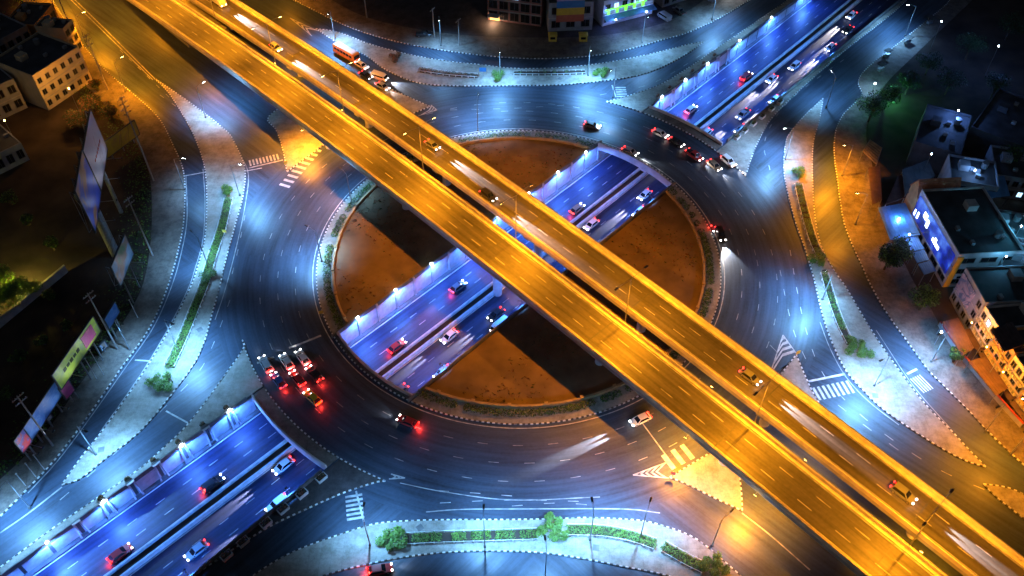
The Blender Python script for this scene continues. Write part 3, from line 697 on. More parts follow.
# ------------------------------------------------------------------ vehicles
def loft(secs, mi=0, mb=None):
    """cross sections (x, half width, z bottom, z top) joined into a shell"""
    mb = mb or MB(); V = []
    for x, hw, zb, zt in secs:
        b = min(.12, (zt - zb) * .35)
        V += [Vector((x, s * w_, z_)) for s, w_, z_ in ((-1, hw * .94, zb), (-1, hw, zb + b), (-1, hw, zt - b), (-1, hw * .9, zt), (1, hw * .9, zt), (1, hw, zt - b), (1, hw, zb + b), (1, hw * .94, zb))]
    k = 8
    F = [(i*k+j, i*k+(j+1) % k, (i+1)*k+(j+1) % k, (i+1)*k+j) for i in range(len(secs)-1) for j in range(k)]
    F += [tuple(range(k))[::-1], tuple(range((len(secs)-1)*k, len(secs)*k))]
    return mb.add(V, F, mi)
TYPES = {}
def make_vehicle(kind):
    r = empty(kind)
    if kind in ('sedan', 'suv', 'pickup'):
        L = {'sedan': 4.5, 'suv': 4.7, 'pickup': 5.2}[kind]; W = .9 if kind == 'sedan' else .94; hb = {'sedan': .82, 'suv': 1.0, 'pickup': .98}[kind]; ht = {'sedan': 1.42, 'suv': 1.72, 'pickup': 1.7}[kind]
        h = L / 2
        MBb = loft([(-h, W * .86, .42, hb * .9), (-h + .15, W * .97, .3, hb), (-h * .5, W, .22, hb + .03), (0, W, .22, hb + .02), (h * .45, W, .22, hb), (h * .85, W * .95, .28, hb * .86), (h, W * .8, .4, hb * .68)])
        body = MBb.build('body', 'car_white', r)
        x0, x1, x2, x3 = {'sedan': (-1.95, -1.35, .35, 1.15), 'suv': (-2.15, -1.85, .35, 1.15), 'pickup': (-.9, -.65, .7, 1.4)}[kind]
        wb, wt = W * .93, W * .72
        zb = hb - .02
        V = [(x0, -wb, zb), (x3, -wb, zb), (x3, wb, zb), (x0, wb, zb), (x1, -wt, ht), (x2, -wt, ht), (x2, wt, ht), (x1, wt, ht)]
        cb = MB().add(V, [(4, 5, 6, 7), (0, 1, 5, 4), (1, 2, 6, 5), (2, 3, 7, 6), (3, 0, 4, 7)]).build('cabin', 'car_white', r)
        def pane(name, q, off):
            P = [Vector(V[i]) for i in q]; c = sum(P, Vector()) / 4; n = (P[1] - P[0]).cross(P[3] - P[0]).normalized()
            MB().quad(*[c + (p - c) * .86 + n * off for p in P]).build(name, 'car_glass', cb)
        pane('windscreen', (1, 2, 6, 5), .012); pane('rear_window', (3, 0, 4, 7), .012); pane('side_window', (0, 1, 5, 4), .012); pane('side_window', (2, 3, 7, 6), .012)
        if kind == 'pickup': MB().box((-1.75, 0, hb + .035), (1.45, 1.5, .05)).build('load_bed', 'tyre', r)
        for s in (-1, 1): MB().box((.95, s * (W + .08), hb + .1), (.14, .16, .12)).build('mirror', 'car_black', r)
    elif kind == 'van':
        L, W, hb = 5.0, .95, 1.1; h = L / 2
        loft([(-h, W * .94, .4, 1.9), (-h + .1, W, .28, 2.0), (h * .5, W, .25, 2.0), (h * .72, W * .96, .28, 1.7), (h * .92, W * .92, .3, 1.05), (h, W * .85, .4, .85)]).build('body', 'car_white', r)
        cb = r
        MB().quad((h*.73, -.78, 1.66), (h*.73, .78, 1.66), (h*.93, .8, 1.08), (h*.93, -.8, 1.08)[:3]).build('windscreen', 'car_glass', r)
        for s in (-1, 1): MB().box((-.1, s * (W - .01), 1.5), (3.6, .05, .5)).build('side_window', 'car_glass', r)
    elif kind == 'bus':
        L, W = 9.5, 1.22; h = L / 2
        loft([(-h, W * .96, .45, 2.9), (-h + .15, W, .35, 3.05), (h - .2, W, .35, 3.05), (h, W * .96, .45, 2.8)]).build('body', 'car_orange', r)
        MB().box((-.1, 0, 3.12), (L - .9, 2.1, .18), 0, 0, .95).build('roof', 'car_white', r)
        MB().box((h + .005, 0, 2.0), (.06, 2.0, 1.2)).build('windscreen', 'car_glass', r)
        for s in (-1, 1):
            for i in range(6): MB().box((-h + 1.3 + i * 1.35, s * W, 2.05), (1.15, .05, .8)).build('side_window', 'car_glass', r)
    elif kind == 'truck':
        L, W = 7.5, 1.15; h = L / 2
        loft([(h - 1.9, W, .4, 2.3), (h - .9, W, .35, 2.4), (h - .25, W * .97, .38, 1.7), (h, W * .92, .45, 1.1)]).build('cab', 'car_white', r)
        MB().box((-.95, 0, 1.95), (5.5, 2.3, 2.3)).build('cargo_box', 'wall_white', r)
        MB().box((-.6, 0, .62), (6.2, 1.0, .3)).build('chassis', 'tyre', r)
        MB().quad((h - .82, -.9, 2.25), (h - .3, -.9, 1.72), (h - .3, .9, 1.72), (h - .82, .9, 2.25)).build('windscreen', 'car_glass', r)
    if kind == 'motorcycle':
        L, h, W = 1.9, .95, .3
        MB().box((0, 0, .62), (1.0, .28, .35), 0, 0, .8).box((-.35, 0, .85), (.7, .26, .12)).box((.55, 0, .8), (.12, .6, .08)).build('body', 'car_red', r)
        wr, tr = .3, 0
        for x in (-.62, .62):
            wh = MB().tube((x, -.06, wr), (x, .06, wr), wr, wr, 12).build('wheel', 'tyre', r)
    else:
        wr = .46 if kind in ('bus', 'truck') else .33
        for x in (-h * .6, h * .62):
            for s in (-1, 1):
                y = s * (W - .1)
                wh = MB().tube((x, y - .11, wr), (x, y + .11, wr), wr, wr, 14).build('wheel', 'tyre', r)
                MB().tube((x, y + s * .1, wr), (x, y + s * .125, wr), wr * .6, wr * .6, 10).build('rim', 'rim', wh)
    zl = {'sedan': .66, 'suv': .8, 'pickup': .8, 'van': .75, 'bus': .85, 'truck': .8, 'motorcycle': .8}[kind]
    for s in ((-1, 1) if kind != 'motorcycle' else (0,)):
        MB().box((h - .1, s * W * .66, zl), (.24, .28, .14)).build('headlight', 'headlight', r)
        MB().box((-h + .02, s * W * .7, zl + .12), (.14, .3, .2)).build('taillight', 'taillight', r)
    r['half'] = h; r['zl'] = zl
    return r
used = set()
def vehicle(kind, paint, pos, head, label, group, pitch=0, beam=500, tail=25, narrow=False):
    if kind not in TYPES: TYPES[kind] = make_vehicle(kind)
    o = TYPES[kind] if kind not in used else copy_tree(TYPES[kind])
    if kind not in used:
        used.add(kind); TYPES[kind] = o
        # keep a clean source for later copies
        src = copy_tree(o); TYPES[kind] = src; SOURCES.append(src)
    o.location = pos; o.rotation_euler = (0, -pitch, head)
    nm = {'sedan': 'car', 'suv': 'car'}.get(kind, kind); o.name = nm
    tag(o, label, {'sedan': 'car', 'suv': 'car'}.get(kind, kind), group)
    for c in o.children:
        if c.name.split('.')[0] in ('body', 'cabin', 'cab') and kind not in ('bus',):
            c.material_slots[0].link = 'OBJECT'; c.material_slots[0].material = MATS['car_' + paint]
    h, zl = o['half'], o['zl']
    if not beam and not tail:
        for c in o.children:
            if c.name.split('.')[0] in ('headlight', 'taillight'): c.material_slots[0].link = 'OBJECT'; c.material_slots[0].material = MATS['rim' if c.name[0] == 'h' else 'car_red']
    if beam:
        if narrow:
            for y in (-.58, .58): lamp_light('SPOT', beam, (1, .93, .92), o, (h + .1, y, zl + .05), radians(7.5), .7, rot=(0, radians(-90 + 4.2), 0), soft=.06)  # narrow, very strong beams draw light streaks in place of traffic trails
        else: lamp_light('SPOT', beam, (1, .93, .9), o, (h + .1, 0, zl + .05), radians(50), .6, rot=(0, radians(-90 + 8), 0), soft=.15)
    if tail:
        lamp_light('POINT', tail, (1, .03, .02), o, (-h - .35, 0, zl + .1), soft=.2)
    return o
SOURCES = []
def tangent(p, cw=True):
    a = atan2(p.y, p.x); return a - pi / 2 if cw else a + pi / 2
G1 = 'cars waiting at the ring stop line'
for (u, v), k, c, lab in (((266.5, 366), 'suv', 'silver', 'silver car at the stop line, nearest the outer kerb'), ((287, 363), 'sedan', 'white', 'white car in the middle of the front row at the stop line'), ((303, 359), 'sedan', 'white', 'white car of the front row nearest the central island'),
    ((279, 382), 'sedan', 'blue', 'dark blue car in the second row nearest the outer kerb'), ((298, 380), 'sedan', 'red', 'dark red car in the middle of the second row'), ((315, 376), 'suv', 'black', 'black car in the second row nearest the central island'), ((313, 399), 'sedan', 'yellow', 'yellow taxi alone in the third row behind the waiting cars')):
    p = at(u, v); vehicle(k, c, (p.x, p.y, .004), tangent(p) + .04, lab, G1, beam=220, tail=160)
G2 = 'cars on the north-east arc of the ring'
for (u, v), k, c, lab in (((660, 135), 'sedan', 'white', 'white car, last of the column on the north-east ring arc'), ((676, 144), 'sedan', 'black', 'black car, second from the rear of the north-east column'), ((694, 157), 'pickup', 'red', 'long dark red pickup in the middle of the north-east column'),
    ((714, 167), 'sedan', 'bronze', 'bronze car leading the north-east column'), ((728, 163), 'suv', 'white', 'white car beside the outer kerb of the north-east arc'), ((630, 153), 'sedan', 'silver', 'silver car on the inner lane over the north-east bridge'), ((592, 127), 'sedan', 'grey', 'grey car entering the northern arc of the ring')):
    p = at(u, v); vehicle(k, c, (p.x, p.y, .004), tangent(p), lab, G2, beam=2500, tail=15)
p = at(720, 236); vehicle('suv', 'black', (p.x, p.y, .004), tangent(p), 'black car with bright headlights alone on the eastern ring arc', 'cars on the ring', beam=14000, tail=120)
p = at(640, 421); vehicle('sedan', 'white', (p.x, p.y, .004), tangent(p) , 'white car with headlights on the southern ring arc beside the viaduct', 'cars on the ring', beam=160000, tail=20, narrow=True)
p = at(408, 423); vehicle('sedan', 'red', (p.x, p.y, .004), tangent(p), 'red car with glowing tail lights on the south-western ring arc', 'cars on the ring', beam=500, tail=300)
p = at(712, 231); vehicle('motorcycle', 'red', (p.x, p.y, .004), tangent(p), 'red motorcycle just behind the black car on the eastern arc', 'cars on the ring', beam=0, tail=60)
G3 = 'vehicles queueing on the north approach'
a = radians(-42)
for (u, v), k, c, lab, bm in (((347, 57), 'bus', 'orange', 'orange bus with a white roof in the north approach', 900), ((362, 67), 'sedan', 'white', 'white car just ahead of the orange bus', 900), ((366, 77), 'sedan', 'black', 'black car beside the viaduct on the north approach', 900), ((380, 79), 'van', 'white', 'white van leading the north approach with bright headlights', 14000), ((383, 88), 'sedan', 'silver', 'silver car at the front by the viaduct on the north approach', 900)):
    p = at(u, v); vehicle(k, c, (p.x, p.y, .004), a if k != 'van' else a + .25, lab, G3, beam=bm, tail=25)
G4 = 'cars standing in for light trails on the viaduct'  # still cars with strong beams, added where moving headlights left trails
for s, n, k, c, lab in ((-104, 1.4, 'suv', 'silver', 'silver car on the inner lane of the far deck near the top'), (-36, 4.2, 'sedan', 'grey', 'grey car on the middle lane of the far deck over the ring'),
        (-12, 1.5, 'suv', 'black', 'black car on the inner lane of the far deck over the island'), (62, 4.2, 'sedan', 'grey', 'grey car on the middle lane of the far deck over the south-east ring'), (96, 4.1, 'suv', 'grey', 'grey car on the far deck near the lower right corner'), (-142, 4.0, 'truck', 'white', 'white box truck on the far deck at the top edge')):
    p = vp(s, n, zd(s) + .012); vehicle(k, c, p, VA, lab, G4, pitch=-5e-4 * (s - 10), beam=170000, tail=10, narrow=True)
G5 = 'cars standing in for light trails in the underpass'  # still cars added in the lanes of the white and red light trails
for s, n, k, c, lab in ((-104, -9.2, 'sedan', 'black', 'black car in the outer lane of the underpass at the bottom left'), (-72, -3.0, 'sedan', 'white', 'white car in the inner lane just below the south-western bridge'), (-34, -9.1, 'sedan', 'silver', 'silver car in the outer lane inside the cutting south-west'), (-14, -6.0, 'sedan', 'black', 'black car in the middle lane in the shade of the viaduct'), (42, -6.0, 'sedan', 'white', 'white car in the middle lane under the north-eastern bridge edge'), (82, -9.2, 'sedan', 'grey', 'grey car in the outer lane just beyond the north-eastern bridge'), (108, -2.9, 'sedan', 'white', 'white car in the inner lane level with the last planter'), (146, -6.8, 'sedan', 'black', 'black car in the outer lane near the top of the ramp'), (-112, -3.0, 'sedan', 'white', 'white car in the inner lane of the underpass at the bottom left'), (-94, -6.1, 'sedan', 'silver', 'silver car in the middle lane of the underpass south-west of the bridge'), (-78, -9.1, 'suv', 'white', 'white car in the outer lane just past the south-western bridge'), (-44, -6.0, 'sedan', 'grey', 'grey car in the middle lane by the south-western bridge'), (-26, -2.9, 'sedan', 'white', 'white car in the inner lane south-west of the viaduct'), (-16, -9.1, 'van', 'white', 'white van in the outer lane beside the viaduct'),
        (14, -6.0, 'suv', 'silver', 'silver car in the middle lane north-east of the viaduct'), (24, -2.9, 'sedan', 'white', 'white car in the inner lane north-east of the viaduct'), (36, -9.0, 'sedan', 'white', 'white car in the outer lane near the north-eastern bridge'), (74, -3.0, 'sedan', 'white', 'white car in the inner lane just beyond the north-eastern bridge'), (88, -6.0, 'pickup', 'silver', 'silver pickup in the middle lane beyond the north-eastern bridge'), (100, -9.0, 'sedan', 'white', 'white car in the outer lane by the white planters'), (118, -4.5, 'suv', 'white', 'white car in the inner lane farther up the underpass ramp'), (134, -7.5, 'sedan', 'silver', 'silver car in the outer lane farther up the ramp'), (154, -3.5, 'sedan', 'white', 'white car in the inner lane at the top of the ramp')):
    vehicle(k, c, up(s, n, zf(s) + .012), UA + pi, lab, G5, pitch=-2.6e-4 * (s - 10), beam=80000, tail=4, narrow=True)
for s, n, k, c, lab in ((-104, 3.5, 'sedan', 'red', 'red car with tail lights heading in from the bottom left of the underpass'), (-84, 3.6, 'suv', 'black', 'black car with tail lights before the south-western bridge'), (-36, 3.5, 'sedan', 'red', 'red car with tail lights inside the roundabout cutting'), (-14, 6.5, 'sedan', 'grey', 'grey car with tail lights near the viaduct pier'), (26, 3.5, 'sedan', 'bronze', 'bronze car with tail lights before the north-eastern bridge'), (80, 6.4, 'sedan', 'silver', 'silver car with tail lights beyond the north-eastern bridge'), (104, 3.4, 'suv', 'red', 'red car with tail lights climbing the north-eastern ramp')):
    vehicle(k, c, up(s, n, zf(s) + .012), UA, lab, G5, pitch=2.6e-4 * (s - 10), beam=250, tail=150)
G6 = 'vehicles parked before the northern shops'
for (u, v), k, c, lab, rz in (((664, 19), 'van', 'silver', 'silver van parked left of the pair before the shops', 2.2), ((679, 13), 'pickup', 'grey', 'grey pickup parked right of the silver van', 2.1), ((424, 36), 'pickup', 'black', 'black pickup on the dark north verge', .1)):
    p = at(u, v); vehicle(k, c, (p.x, p.y, .16), rz, lab, G6, beam=0, tail=0)
p = at(380, 571); vehicle('sedan', 'red', (p.x, p.y, .004), radians(12), 'red car with tail lights at the bottom edge of the south road', 'cars on the ring', beam=500, tail=300)
for o in SOURCES:
    for c in list(o.children_recursive): bpy.data.objects.remove(c)
    bpy.data.objects.remove(o)

# ------------------------------------------------------------------ hedges and shrubs
def hedge_row(pts, label, wd=1.0, leaf=('leaf', 'leaf_light'), gaps=0.0, z=.16, dense=34):
    P = smooth(ats(pts), .9); o0 = P[len(P)//2]
    r = thing('hedge_row', label, 'hedge', (o0.x, o0.y, z))
    O = Vector((o0.x, o0.y, 0))
    def mb(): return MB(O)
    mb().sweep(P, [(-wd, 0), (wd, 0), (wd, .12), (-wd, .12)]).build('planting_bed', 'soil', r)
    for s in (-1, 1):
        m = mb(); Q = offset(P, s * (wd + .1))
        m.sweep(Q, [(-.05, .5), (.05, .5), (.05, .6), (-.05, .6)])
        for p in Q[::2]: m.box((p.x, p.y, .3), (.22, .22, .6))
        tag(m.build('railing', 'white_paint', r), kind='stuff')
    m = mb()
    for p in P:
        if R.random() < gaps: continue
        for s in (-1, 1):
            t = R.uniform(.3, .55) * wd; d = (P[1] - P[0]).normalized(); n = Vector((-d.y, d.x, 0))
            m.leaves((p.x + n.x * s * t, p.y + n.y * s * t, R.uniform(.35, .6)), (.55, .55, R.uniform(.35, .6)), dense, .3, (0, 0, 1))
    tag(m.build('foliage', list(leaf), r), kind='stuff')
    return r
hedge_row([(229, 200), (222, 230), (212, 260), (205, 285), (195, 310), (183, 340), (170, 368)], 'long green hedge with white railings down the middle of the west median', 1.0)
hedge_row([(405, 540), (450, 538), (512, 536), (537, 535)], 'railed hedge on the south median left of the round tree', 1.0, gaps=.25)
hedge_row([(568, 531), (600, 532), (630, 537), (654, 545)], 'railed hedge on the south median right of the round tree', 1.0, gaps=.1)
hedge_row([(664, 548), (685, 560), (703, 569)], 'short railed hedge stepping down the right end of the south median', 1.0)
hedge_row([(798, 186), (804, 212), (812, 240), (819, 256)], 'railed hedge on the upper part of the east median', .9, gaps=.35)
hedge_row([(824, 275), (831, 300), (840, 325), (850, 345)], 'thin hedge on the lower part of the east median', .8, ('leaf', 'leaf_dark'), .3)
hedge_row([(420, 71), (450, 75), (478, 77)], 'rust-coloured planted strip with railing on the north median', .8, ('leaf_rust', 'leaf_dark'), .1)
hedge_row([(514, 74), (550, 74), (585, 73)], 'mostly bare railed planting strip on the north median', .8, ('leaf', 'leaf_dark'), .75)
def shrub(u, v, r_, h, label, group, leaf=('leaf', 'leaf_light'), n=260, z=.16, off=(0, 0)):
    p = at(u, v) + Vector((*off, 0))
    o = thing('shrub', label, 'shrub', (p.x, p.y, z), R.uniform(0, 6), group)
    MB().tube((0, 0, 0), (0, 0, h * .5), .08, .05, 6).tube((0, 0, h*.2), (.2*r_, .1, h*.6), .05, .03, 5).tube((0, 0, h*.2), (-.2*r_, .2*r_, h*.6), .05, .03, 5).build('stem', 'bark', o)
    m = MB()
    for k in range(4):
        m.leaves((R.uniform(-.35, .35)*r_, R.uniform(-.35, .35)*r_, h * R.uniform(.42, .6)), (r_*R.uniform(.6, .8), r_*R.uniform(.6, .8), h*R.uniform(.35, .45)), n // 4, .34, (0, 1, 1))
    tag(m.build('foliage', list(leaf), o), kind='stuff')
    return o
def cluster(u, v, n, spread, label, group, **k):
    spots = []
    for i in range(n):
        a = i * 2.4; d = spread * sqrt((i + .3) / n); spots.append((d * cos(a), d * sin(a)))
    for i, o_ in enumerate(sorted(spots)):
        shrub(u, v, R.uniform(1.0, 1.35), R.uniform(1.4, 2.0), label + ', ' + (['leftmost', 'second from left', 'third from left', 'fourth from left', 'fifth from left', 'sixth from left', 'rightmost'][i] if i < n - 1 else 'rightmost'), group, off=o_, **k)
cluster(162, 384, 6, 2.4, 'round clipped shrub at the foot of the west hedge', 'shrubs at the foot of the west hedge')
cluster(228, 192, 3, 1.6, 'leafy shrub at the upper end of the west median hedge', 'shrubs at the top of the west hedge')
cluster(208, 280, 4, 1.7, 'dark leafy shrub midway along the west hedge', 'shrubs midway along the west hedge', leaf=('leaf_dark', 'leaf'))
cluster(392, 541, 6, 2.4, 'round shrub at the left end of the south hedge', 'shrubs at the left end of the south hedge')
cluster(553, 531, 7, 2.7, 'bright green shrub halfway along the south median', 'shrubs halfway along the south hedge')
cluster(712, 567, 6, 2.3, 'yellow-green shrub at the lower right of the south median', 'shrubs at the right end of the south hedge', leaf=('leaf_light', 'leaf'))
cluster(858, 352, 7, 2.8, 'round yellow-green shrub at the lower end of the east hedge', 'shrubs at the lower end of the east hedge')
cluster(818, 262, 5, 2.0, 'leafy shrub midway along the east median', 'shrubs midway along the east median')
cluster(798, 175, 4, 1.8, 'leafy shrub at the top of the east hedge', 'shrubs at the top of the east hedge')
cluster(602, 75, 5, 2.2, 'bright green shrub on the north median beside the lamp', 'shrubs on the north median')
cluster(497, 78, 4, 1.8, 'bright green shrub at the middle of the north median', 'shrubs at the middle of the north median')
cluster(395, 60, 4, 1.9, 'olive shrub on the left part of the north median', 'shrubs on the left of the north median', leaf=('leaf_dark', 'leaf_rust'))
# planters along the trench
def planter(pos, rz, label, group, box, leaf, s=1.0):
    o = thing('planter', label, 'planter', pos, rz, group)
    MB().box((0, 0, .35 * s), (1.5 * s, .9 * s, .7 * s), 0, 0, 1.12).build('planter_box', box, o)
    MB().box((0, 0, .7 * s), (1.4 * s, .8 * s, .06)).build('planter_soil', 'soil', o)
    tag(MB().leaves((0, 0, 1.05 * s), (.7 * s, .45 * s, .5 * s), 90, .28, (0, 1)).build('foliage', list(leaf), o), kind='stuff')
for i, (u, v) in enumerate(((316, 474), (297, 490), (278, 505), (261, 519), (236, 535), (220, 549))):
    p = at(u, v); p = up(p.dot(UD), TSE - 1.4, .16)
    planter(p, UA, ORD[i] + ' dark box planter from the south-western bridge along the south kerb of the underpass', 'planters south of the underpass', 'concrete_pale', ('leaf_dark', 'leaf_rust'), 1.3)
for i, (u, v) in enumerate(((735, 138), (743, 132), (752, 125), (761, 118), (770, 110), (778, 103))):
    p = at(u, v); p = up(p.dot(UD), TSE - 1.3, .16)
    planter(p, UA, ORD[i] + ' white planter from the north-eastern bridge along the east side of the underpass', 'planters east of the underpass', 'white_paint', ('leaf_rust', 'leaf'), 1.15)
for i in range(6):
    planter(up(-72.8 - 5.6 * i, TNW + 1.2, .16), UA, ORD[i] + ' small planter behind the wall frames south-west of the bridge', 'planters on the south-west wall', 'concrete', ('leaf_dark', 'leaf_rust'), .8)
    planter(up(72.8 + 5.6 * i, TNW + 1.2, .16), UA, ORD[i] + ' small planter behind the wall frames north-east of the bridge', 'planters on the north-east wall', 'concrete', ('leaf_rust', 'leaf_rust'), .8)

# ------------------------------------------------------------------ trees
def tree(u, v, h, cr, label, leaf=('leaf_dark', 'leaf'), n=2200, z=.12):
    p = at(u, v)
    o = thing('tree', label, 'tree', (p.x, p.y, z), R.uniform(0, 6), 'trees')
    t = MB().tube((0, 0, 0), (.1, 0, h * .5), .28, .18, 8)
    cl = []
    for k in range(9):
        a = k * 2.4; d = cr * R.uniform(.3, .75); c = Vector((d * cos(a), d * sin(a), h * R.uniform(.5, .85))); cl.append(c)
        t.tube((.1, 0, h * R.uniform(.3, .5)), c, .1, .03, 5)
    t.build('trunk', 'bark', o)
    m = MB()
    for c in cl + [Vector((0, 0, h * .8))]: m.leaves(c, (cr * R.uniform(.4, .6), cr * R.uniform(.4, .6), h * .2), n // 10, .45, (0, 0, 1), shell=.4)
    tag(m.build('crown', list(leaf), o), kind='stuff')
for a_ in ((868, 122, 8, 4.2, 'dark tree beside the slatted shed at the top of the east pavement'), (884, 108, 7, 3.4, 'dark tree lit green from below behind the east pavement'), (893, 262, 7, 3.2, 'dark bushy tree right of the pair before the blue awnings'), (884, 270, 6, 2.8, 'dark bushy tree left of the pair before the blue awnings'),
           (919, 310, 7, 3.2, 'dark spreading tree between the blue awnings and the brown canopy'), (953, 362, 4, 1.5, 'small green tree by the red-edged canopy'), (1005, 175, 9, 4, 'dim palm-like tree behind the eastern roofs')):
    tree(*a_)
for i, a_ in enumerate(((30, 300, 6, 3.4, 'leafy tree lit yellow-green at the left edge, on the right'), (14, 306, 6, 3.2, 'leafy tree lit yellow-green at the left edge, in the middle'), (4, 290, 7, 3.5, 'darker leafy tree at the very left edge'))): tree(*a_, leaf=('leaf_light', 'leaf'))
for i, a_ in enumerate(((95, 112, 5, 3.2, 'dim scrubby tree below the cream building, on the right'), (80, 128, 5, 3.2, 'dim scrubby tree below the cream building, on the left'), (112, 118, 4, 2.6, 'dim scrubby tree beside the yellow banner'), (98, 92, 4, 1.8, 'small dark tree at the right corner of the cream building'))): tree(*a_, leaf=('leaf_dark', 'leaf_rust'), n=1400)
for u, v, e_, c_, lab in ((22, 296, 5200, (1, .8, .12), 'garden lamp glowing among the yellow-green trees'), (886, 100, 1100, (.1, 1, .25), 'green garden lamp among the dark trees on the right'), (872, 92, 1200, (.2, .45, 1), 'blue garden lamp before the dark trees on the right')):
    p = at(u, v, 0); r = thing('garden_lamp', lab, 'lamp', (p.x, p.y, .12), 0, 'garden lamps')
    MB().tube((0, 0, 0), (0, 0, 2.6), .05, .05, 6).build('pole', 'dark_steel', r)
    MB().tube((0, 0, 2.6), (0, 0, 2.9), .22, .18, 8).build('globe', 'bulb_white' if c_[2] > .5 else ('sign_green' if c_[0] < .5 else 'bulb_sodium'), r)
    lamp_light('POINT', e_, c_, r, (0, 0, 3.3))
for i, (pts, lab) in enumerate((([(200, 562), (260, 528)], ''),)): pass

# ------------------------------------------------------------------ buildings
def rect_thing(name, label, cat, A, B, group=None): 
    t = B - A; return thing(name, label, cat, (A.x, A.y, .11), atan2(t.y, t.x), group), Vector((t.x, t.y, 0)).length
win_cache = {}
def building(A, B, depth, h, label, wall='wall_grey', roof='roof_dark', floors=3, bays=5, lit=0.0, litm='window_warm', wsize=(.55, .5), side='', pane='window_dark', cat='building', name='shop_building', awn=None, parap=.7, skip=()):
    """front wall runs A to B, the block stands on the left of that line"""
    r, L = rect_thing(name, label, cat, A, B)
    MB().box((L/2, depth/2, h/2), (L, depth, h)).build('walls', wall, r)
    rf = MB().box((L/2, depth/2, h + .06), (L - .5, depth - .5, .1)).build('roof', roof, r)
    for c, s in (((L/2, .12, h + parap/2), (L, .24, parap)), ((L/2, depth - .12, h + parap/2), (L, .24, parap)), ((.12, depth/2, h + parap/2), (.24, depth - .48, parap)), ((L - .12, depth/2, h + parap/2), (.24, depth - .48, parap))):
        MB().box(c, s).build('parapet', wall, rf)
    MB().box((L*.3, depth*.6, h + .9), (2.4, 2.4, 1.7)).build('stair_house', wall, rf)
    for k in range(3): MB().box((L*R.uniform(.45, .9), depth*R.uniform(.2, .9), h + .5), (1.1, .8, .8)).build('air_unit', 'wall_grey', rf)
    MB().tube((L*.75, depth*.75, h + .11), (L*.75, depth*.75, h + 1.6), .8, .8, 12).build('water_tank', 'steel', rf)
    fh = h / floors
    faces = [((0, 0), (1, 0), L, bays)]
    if 'r' in side: faces.append(((L, 0), (0, 1), depth, max(2, int(bays * depth / L))))
    if 'l' in side: faces.append(((0, depth), (0, -1), depth, max(2, int(bays * depth / L))))
    for fi, ((ox, oy), (dx, dy), W, nb) in enumerate(faces):
        bw = W / nb; ww, wh = bw * wsize[0], fh * wsize[1]; rz = atan2(dy, dx)
        for i in range(floors):
            for j in range(nb):
                if fi == 0 and (i, j) in skip: continue
                key = (round(ww, 2), round(wh, 2))
                if key not in win_cache:
                    f = MB().box((0, -.03, -wh/2 - .06), (ww + .3, .2, .1))
                    for s in (-1, 1): f.box((s * (ww/2 + .05), -.03, 0), (.1, .14, wh))
                    f.box((0, -.03, wh/2 + .05), (ww + .2, .14, .1)).box((0, -.025, 0), (.07, .1, wh))
                    win_cache[key] = (f.mesh('window', 'concrete_dark'), MB().box((0, -.01, 0), (ww - .01, .05, wh - .01)))
                fm, pb = win_cache[key]
                c = (ox + dx * bw * (j + .5), oy + dy * bw * (j + .5), fh * (i + .55))
                wn = inst('window', fm, r, c, rz)
                pk = (key, 'lit' if R.random() < lit else 'dark', litm, pane)
                if pk not in win_cache: win_cache[pk] = pb.mesh('pane', litm if pk[1] == 'lit' else pane)
                inst('pane', win_cache[pk], wn)
    for i in range(1, floors): MB().box((L/2, -.08, fh * i), (L + .1, .18, .2)).build('floor_band', 'concrete', r)
    if awn:
        a_ = MB(); d_, z_ = awn[1], fh * .85
        a_.add([(0, -.02, z_), (L, -.02, z_), (L, -d_, z_ - .5), (0, -d_, z_ - .5), (0, -.02, z_ - .1), (L, -.02, z_ - .1), (L, -d_, z_ - .6), (0, -d_, z_ - .6)], [(3, 2, 1, 0), (4, 5, 6, 7), (2, 3, 7, 6), (0, 3, 7, 4)[::-1], (1, 2, 6, 5)])
        a_.build('awning', awn[0], r)
    return r, L, fh
# west: cream apartment house and its dark neighbours
r, L, fh = building(at(49, 111), at(93, 81), 16, 10.8, 'cream building with rows of dark window openings at the top left', 'wall_cream', 'roof_dark', 3, 6, .0, wsize=(.42, .4), side='')
building(at(75, 58), at(84, 48), 9, 9, 'low dark-roofed house just above the cream building', 'wall_cream', 'roof_dark', 3, 2, 0)
building(at(42, 42), at(60, 20), 10, 5, 'small sodium-lit house at the top left corner', 'wall_orange', 'roof_dark', 1, 3, .3)
building(at(-30, 135), at(28, 108), 22, 9, 'long dark building at the left edge below the cream building', 'wall_grey', 'roof_dark', 2, 5, 0)
# north
r, L, fh = building(at(488, 20), at(541, 27), 16, 22, 'brick apartment block with white window grid at the top centre', 'wall_brick', 'roof_dark', 6, 5, .08, 'window_cool', wsize=(.78, .72))
MB().box((2.2, -1.2, 2.4), (3.6, 2.4, .2)).build('entrance_canopy', 'wall_white', r); MB().box((2.2, -.1, 1.2), (3.0, .1, 2.0)).build('lit_entrance', 'window_warm', r)
lamp_light('POINT', 600, (1, .6, .35), r, (2.2, -2.2, 2.0))
r, L, fh = building(at(548, 32), at(592, 30), 10, 9, 'dark shop with a four-colour striped sign panel at the top centre', 'wall_grey', 'roof_dark', 2, 3, 0)
p0 = at(552, 27, 3.6)
for i, m in enumerate(('band_red', 'band_yellow', 'band_blue', 'band_pink')):
    MB().box((L * .48, -.35, 4.6 + i * 2.35), (L * .62, .3, 2.3)).build('sign_band', m, r)
MB().box((L * .48, -.1, 8.2), (.5, .15, 9)).box((L * .2, -.1, 8.2), (.5, .15, 9)).build('sign_frame', 'dark_steel', r)
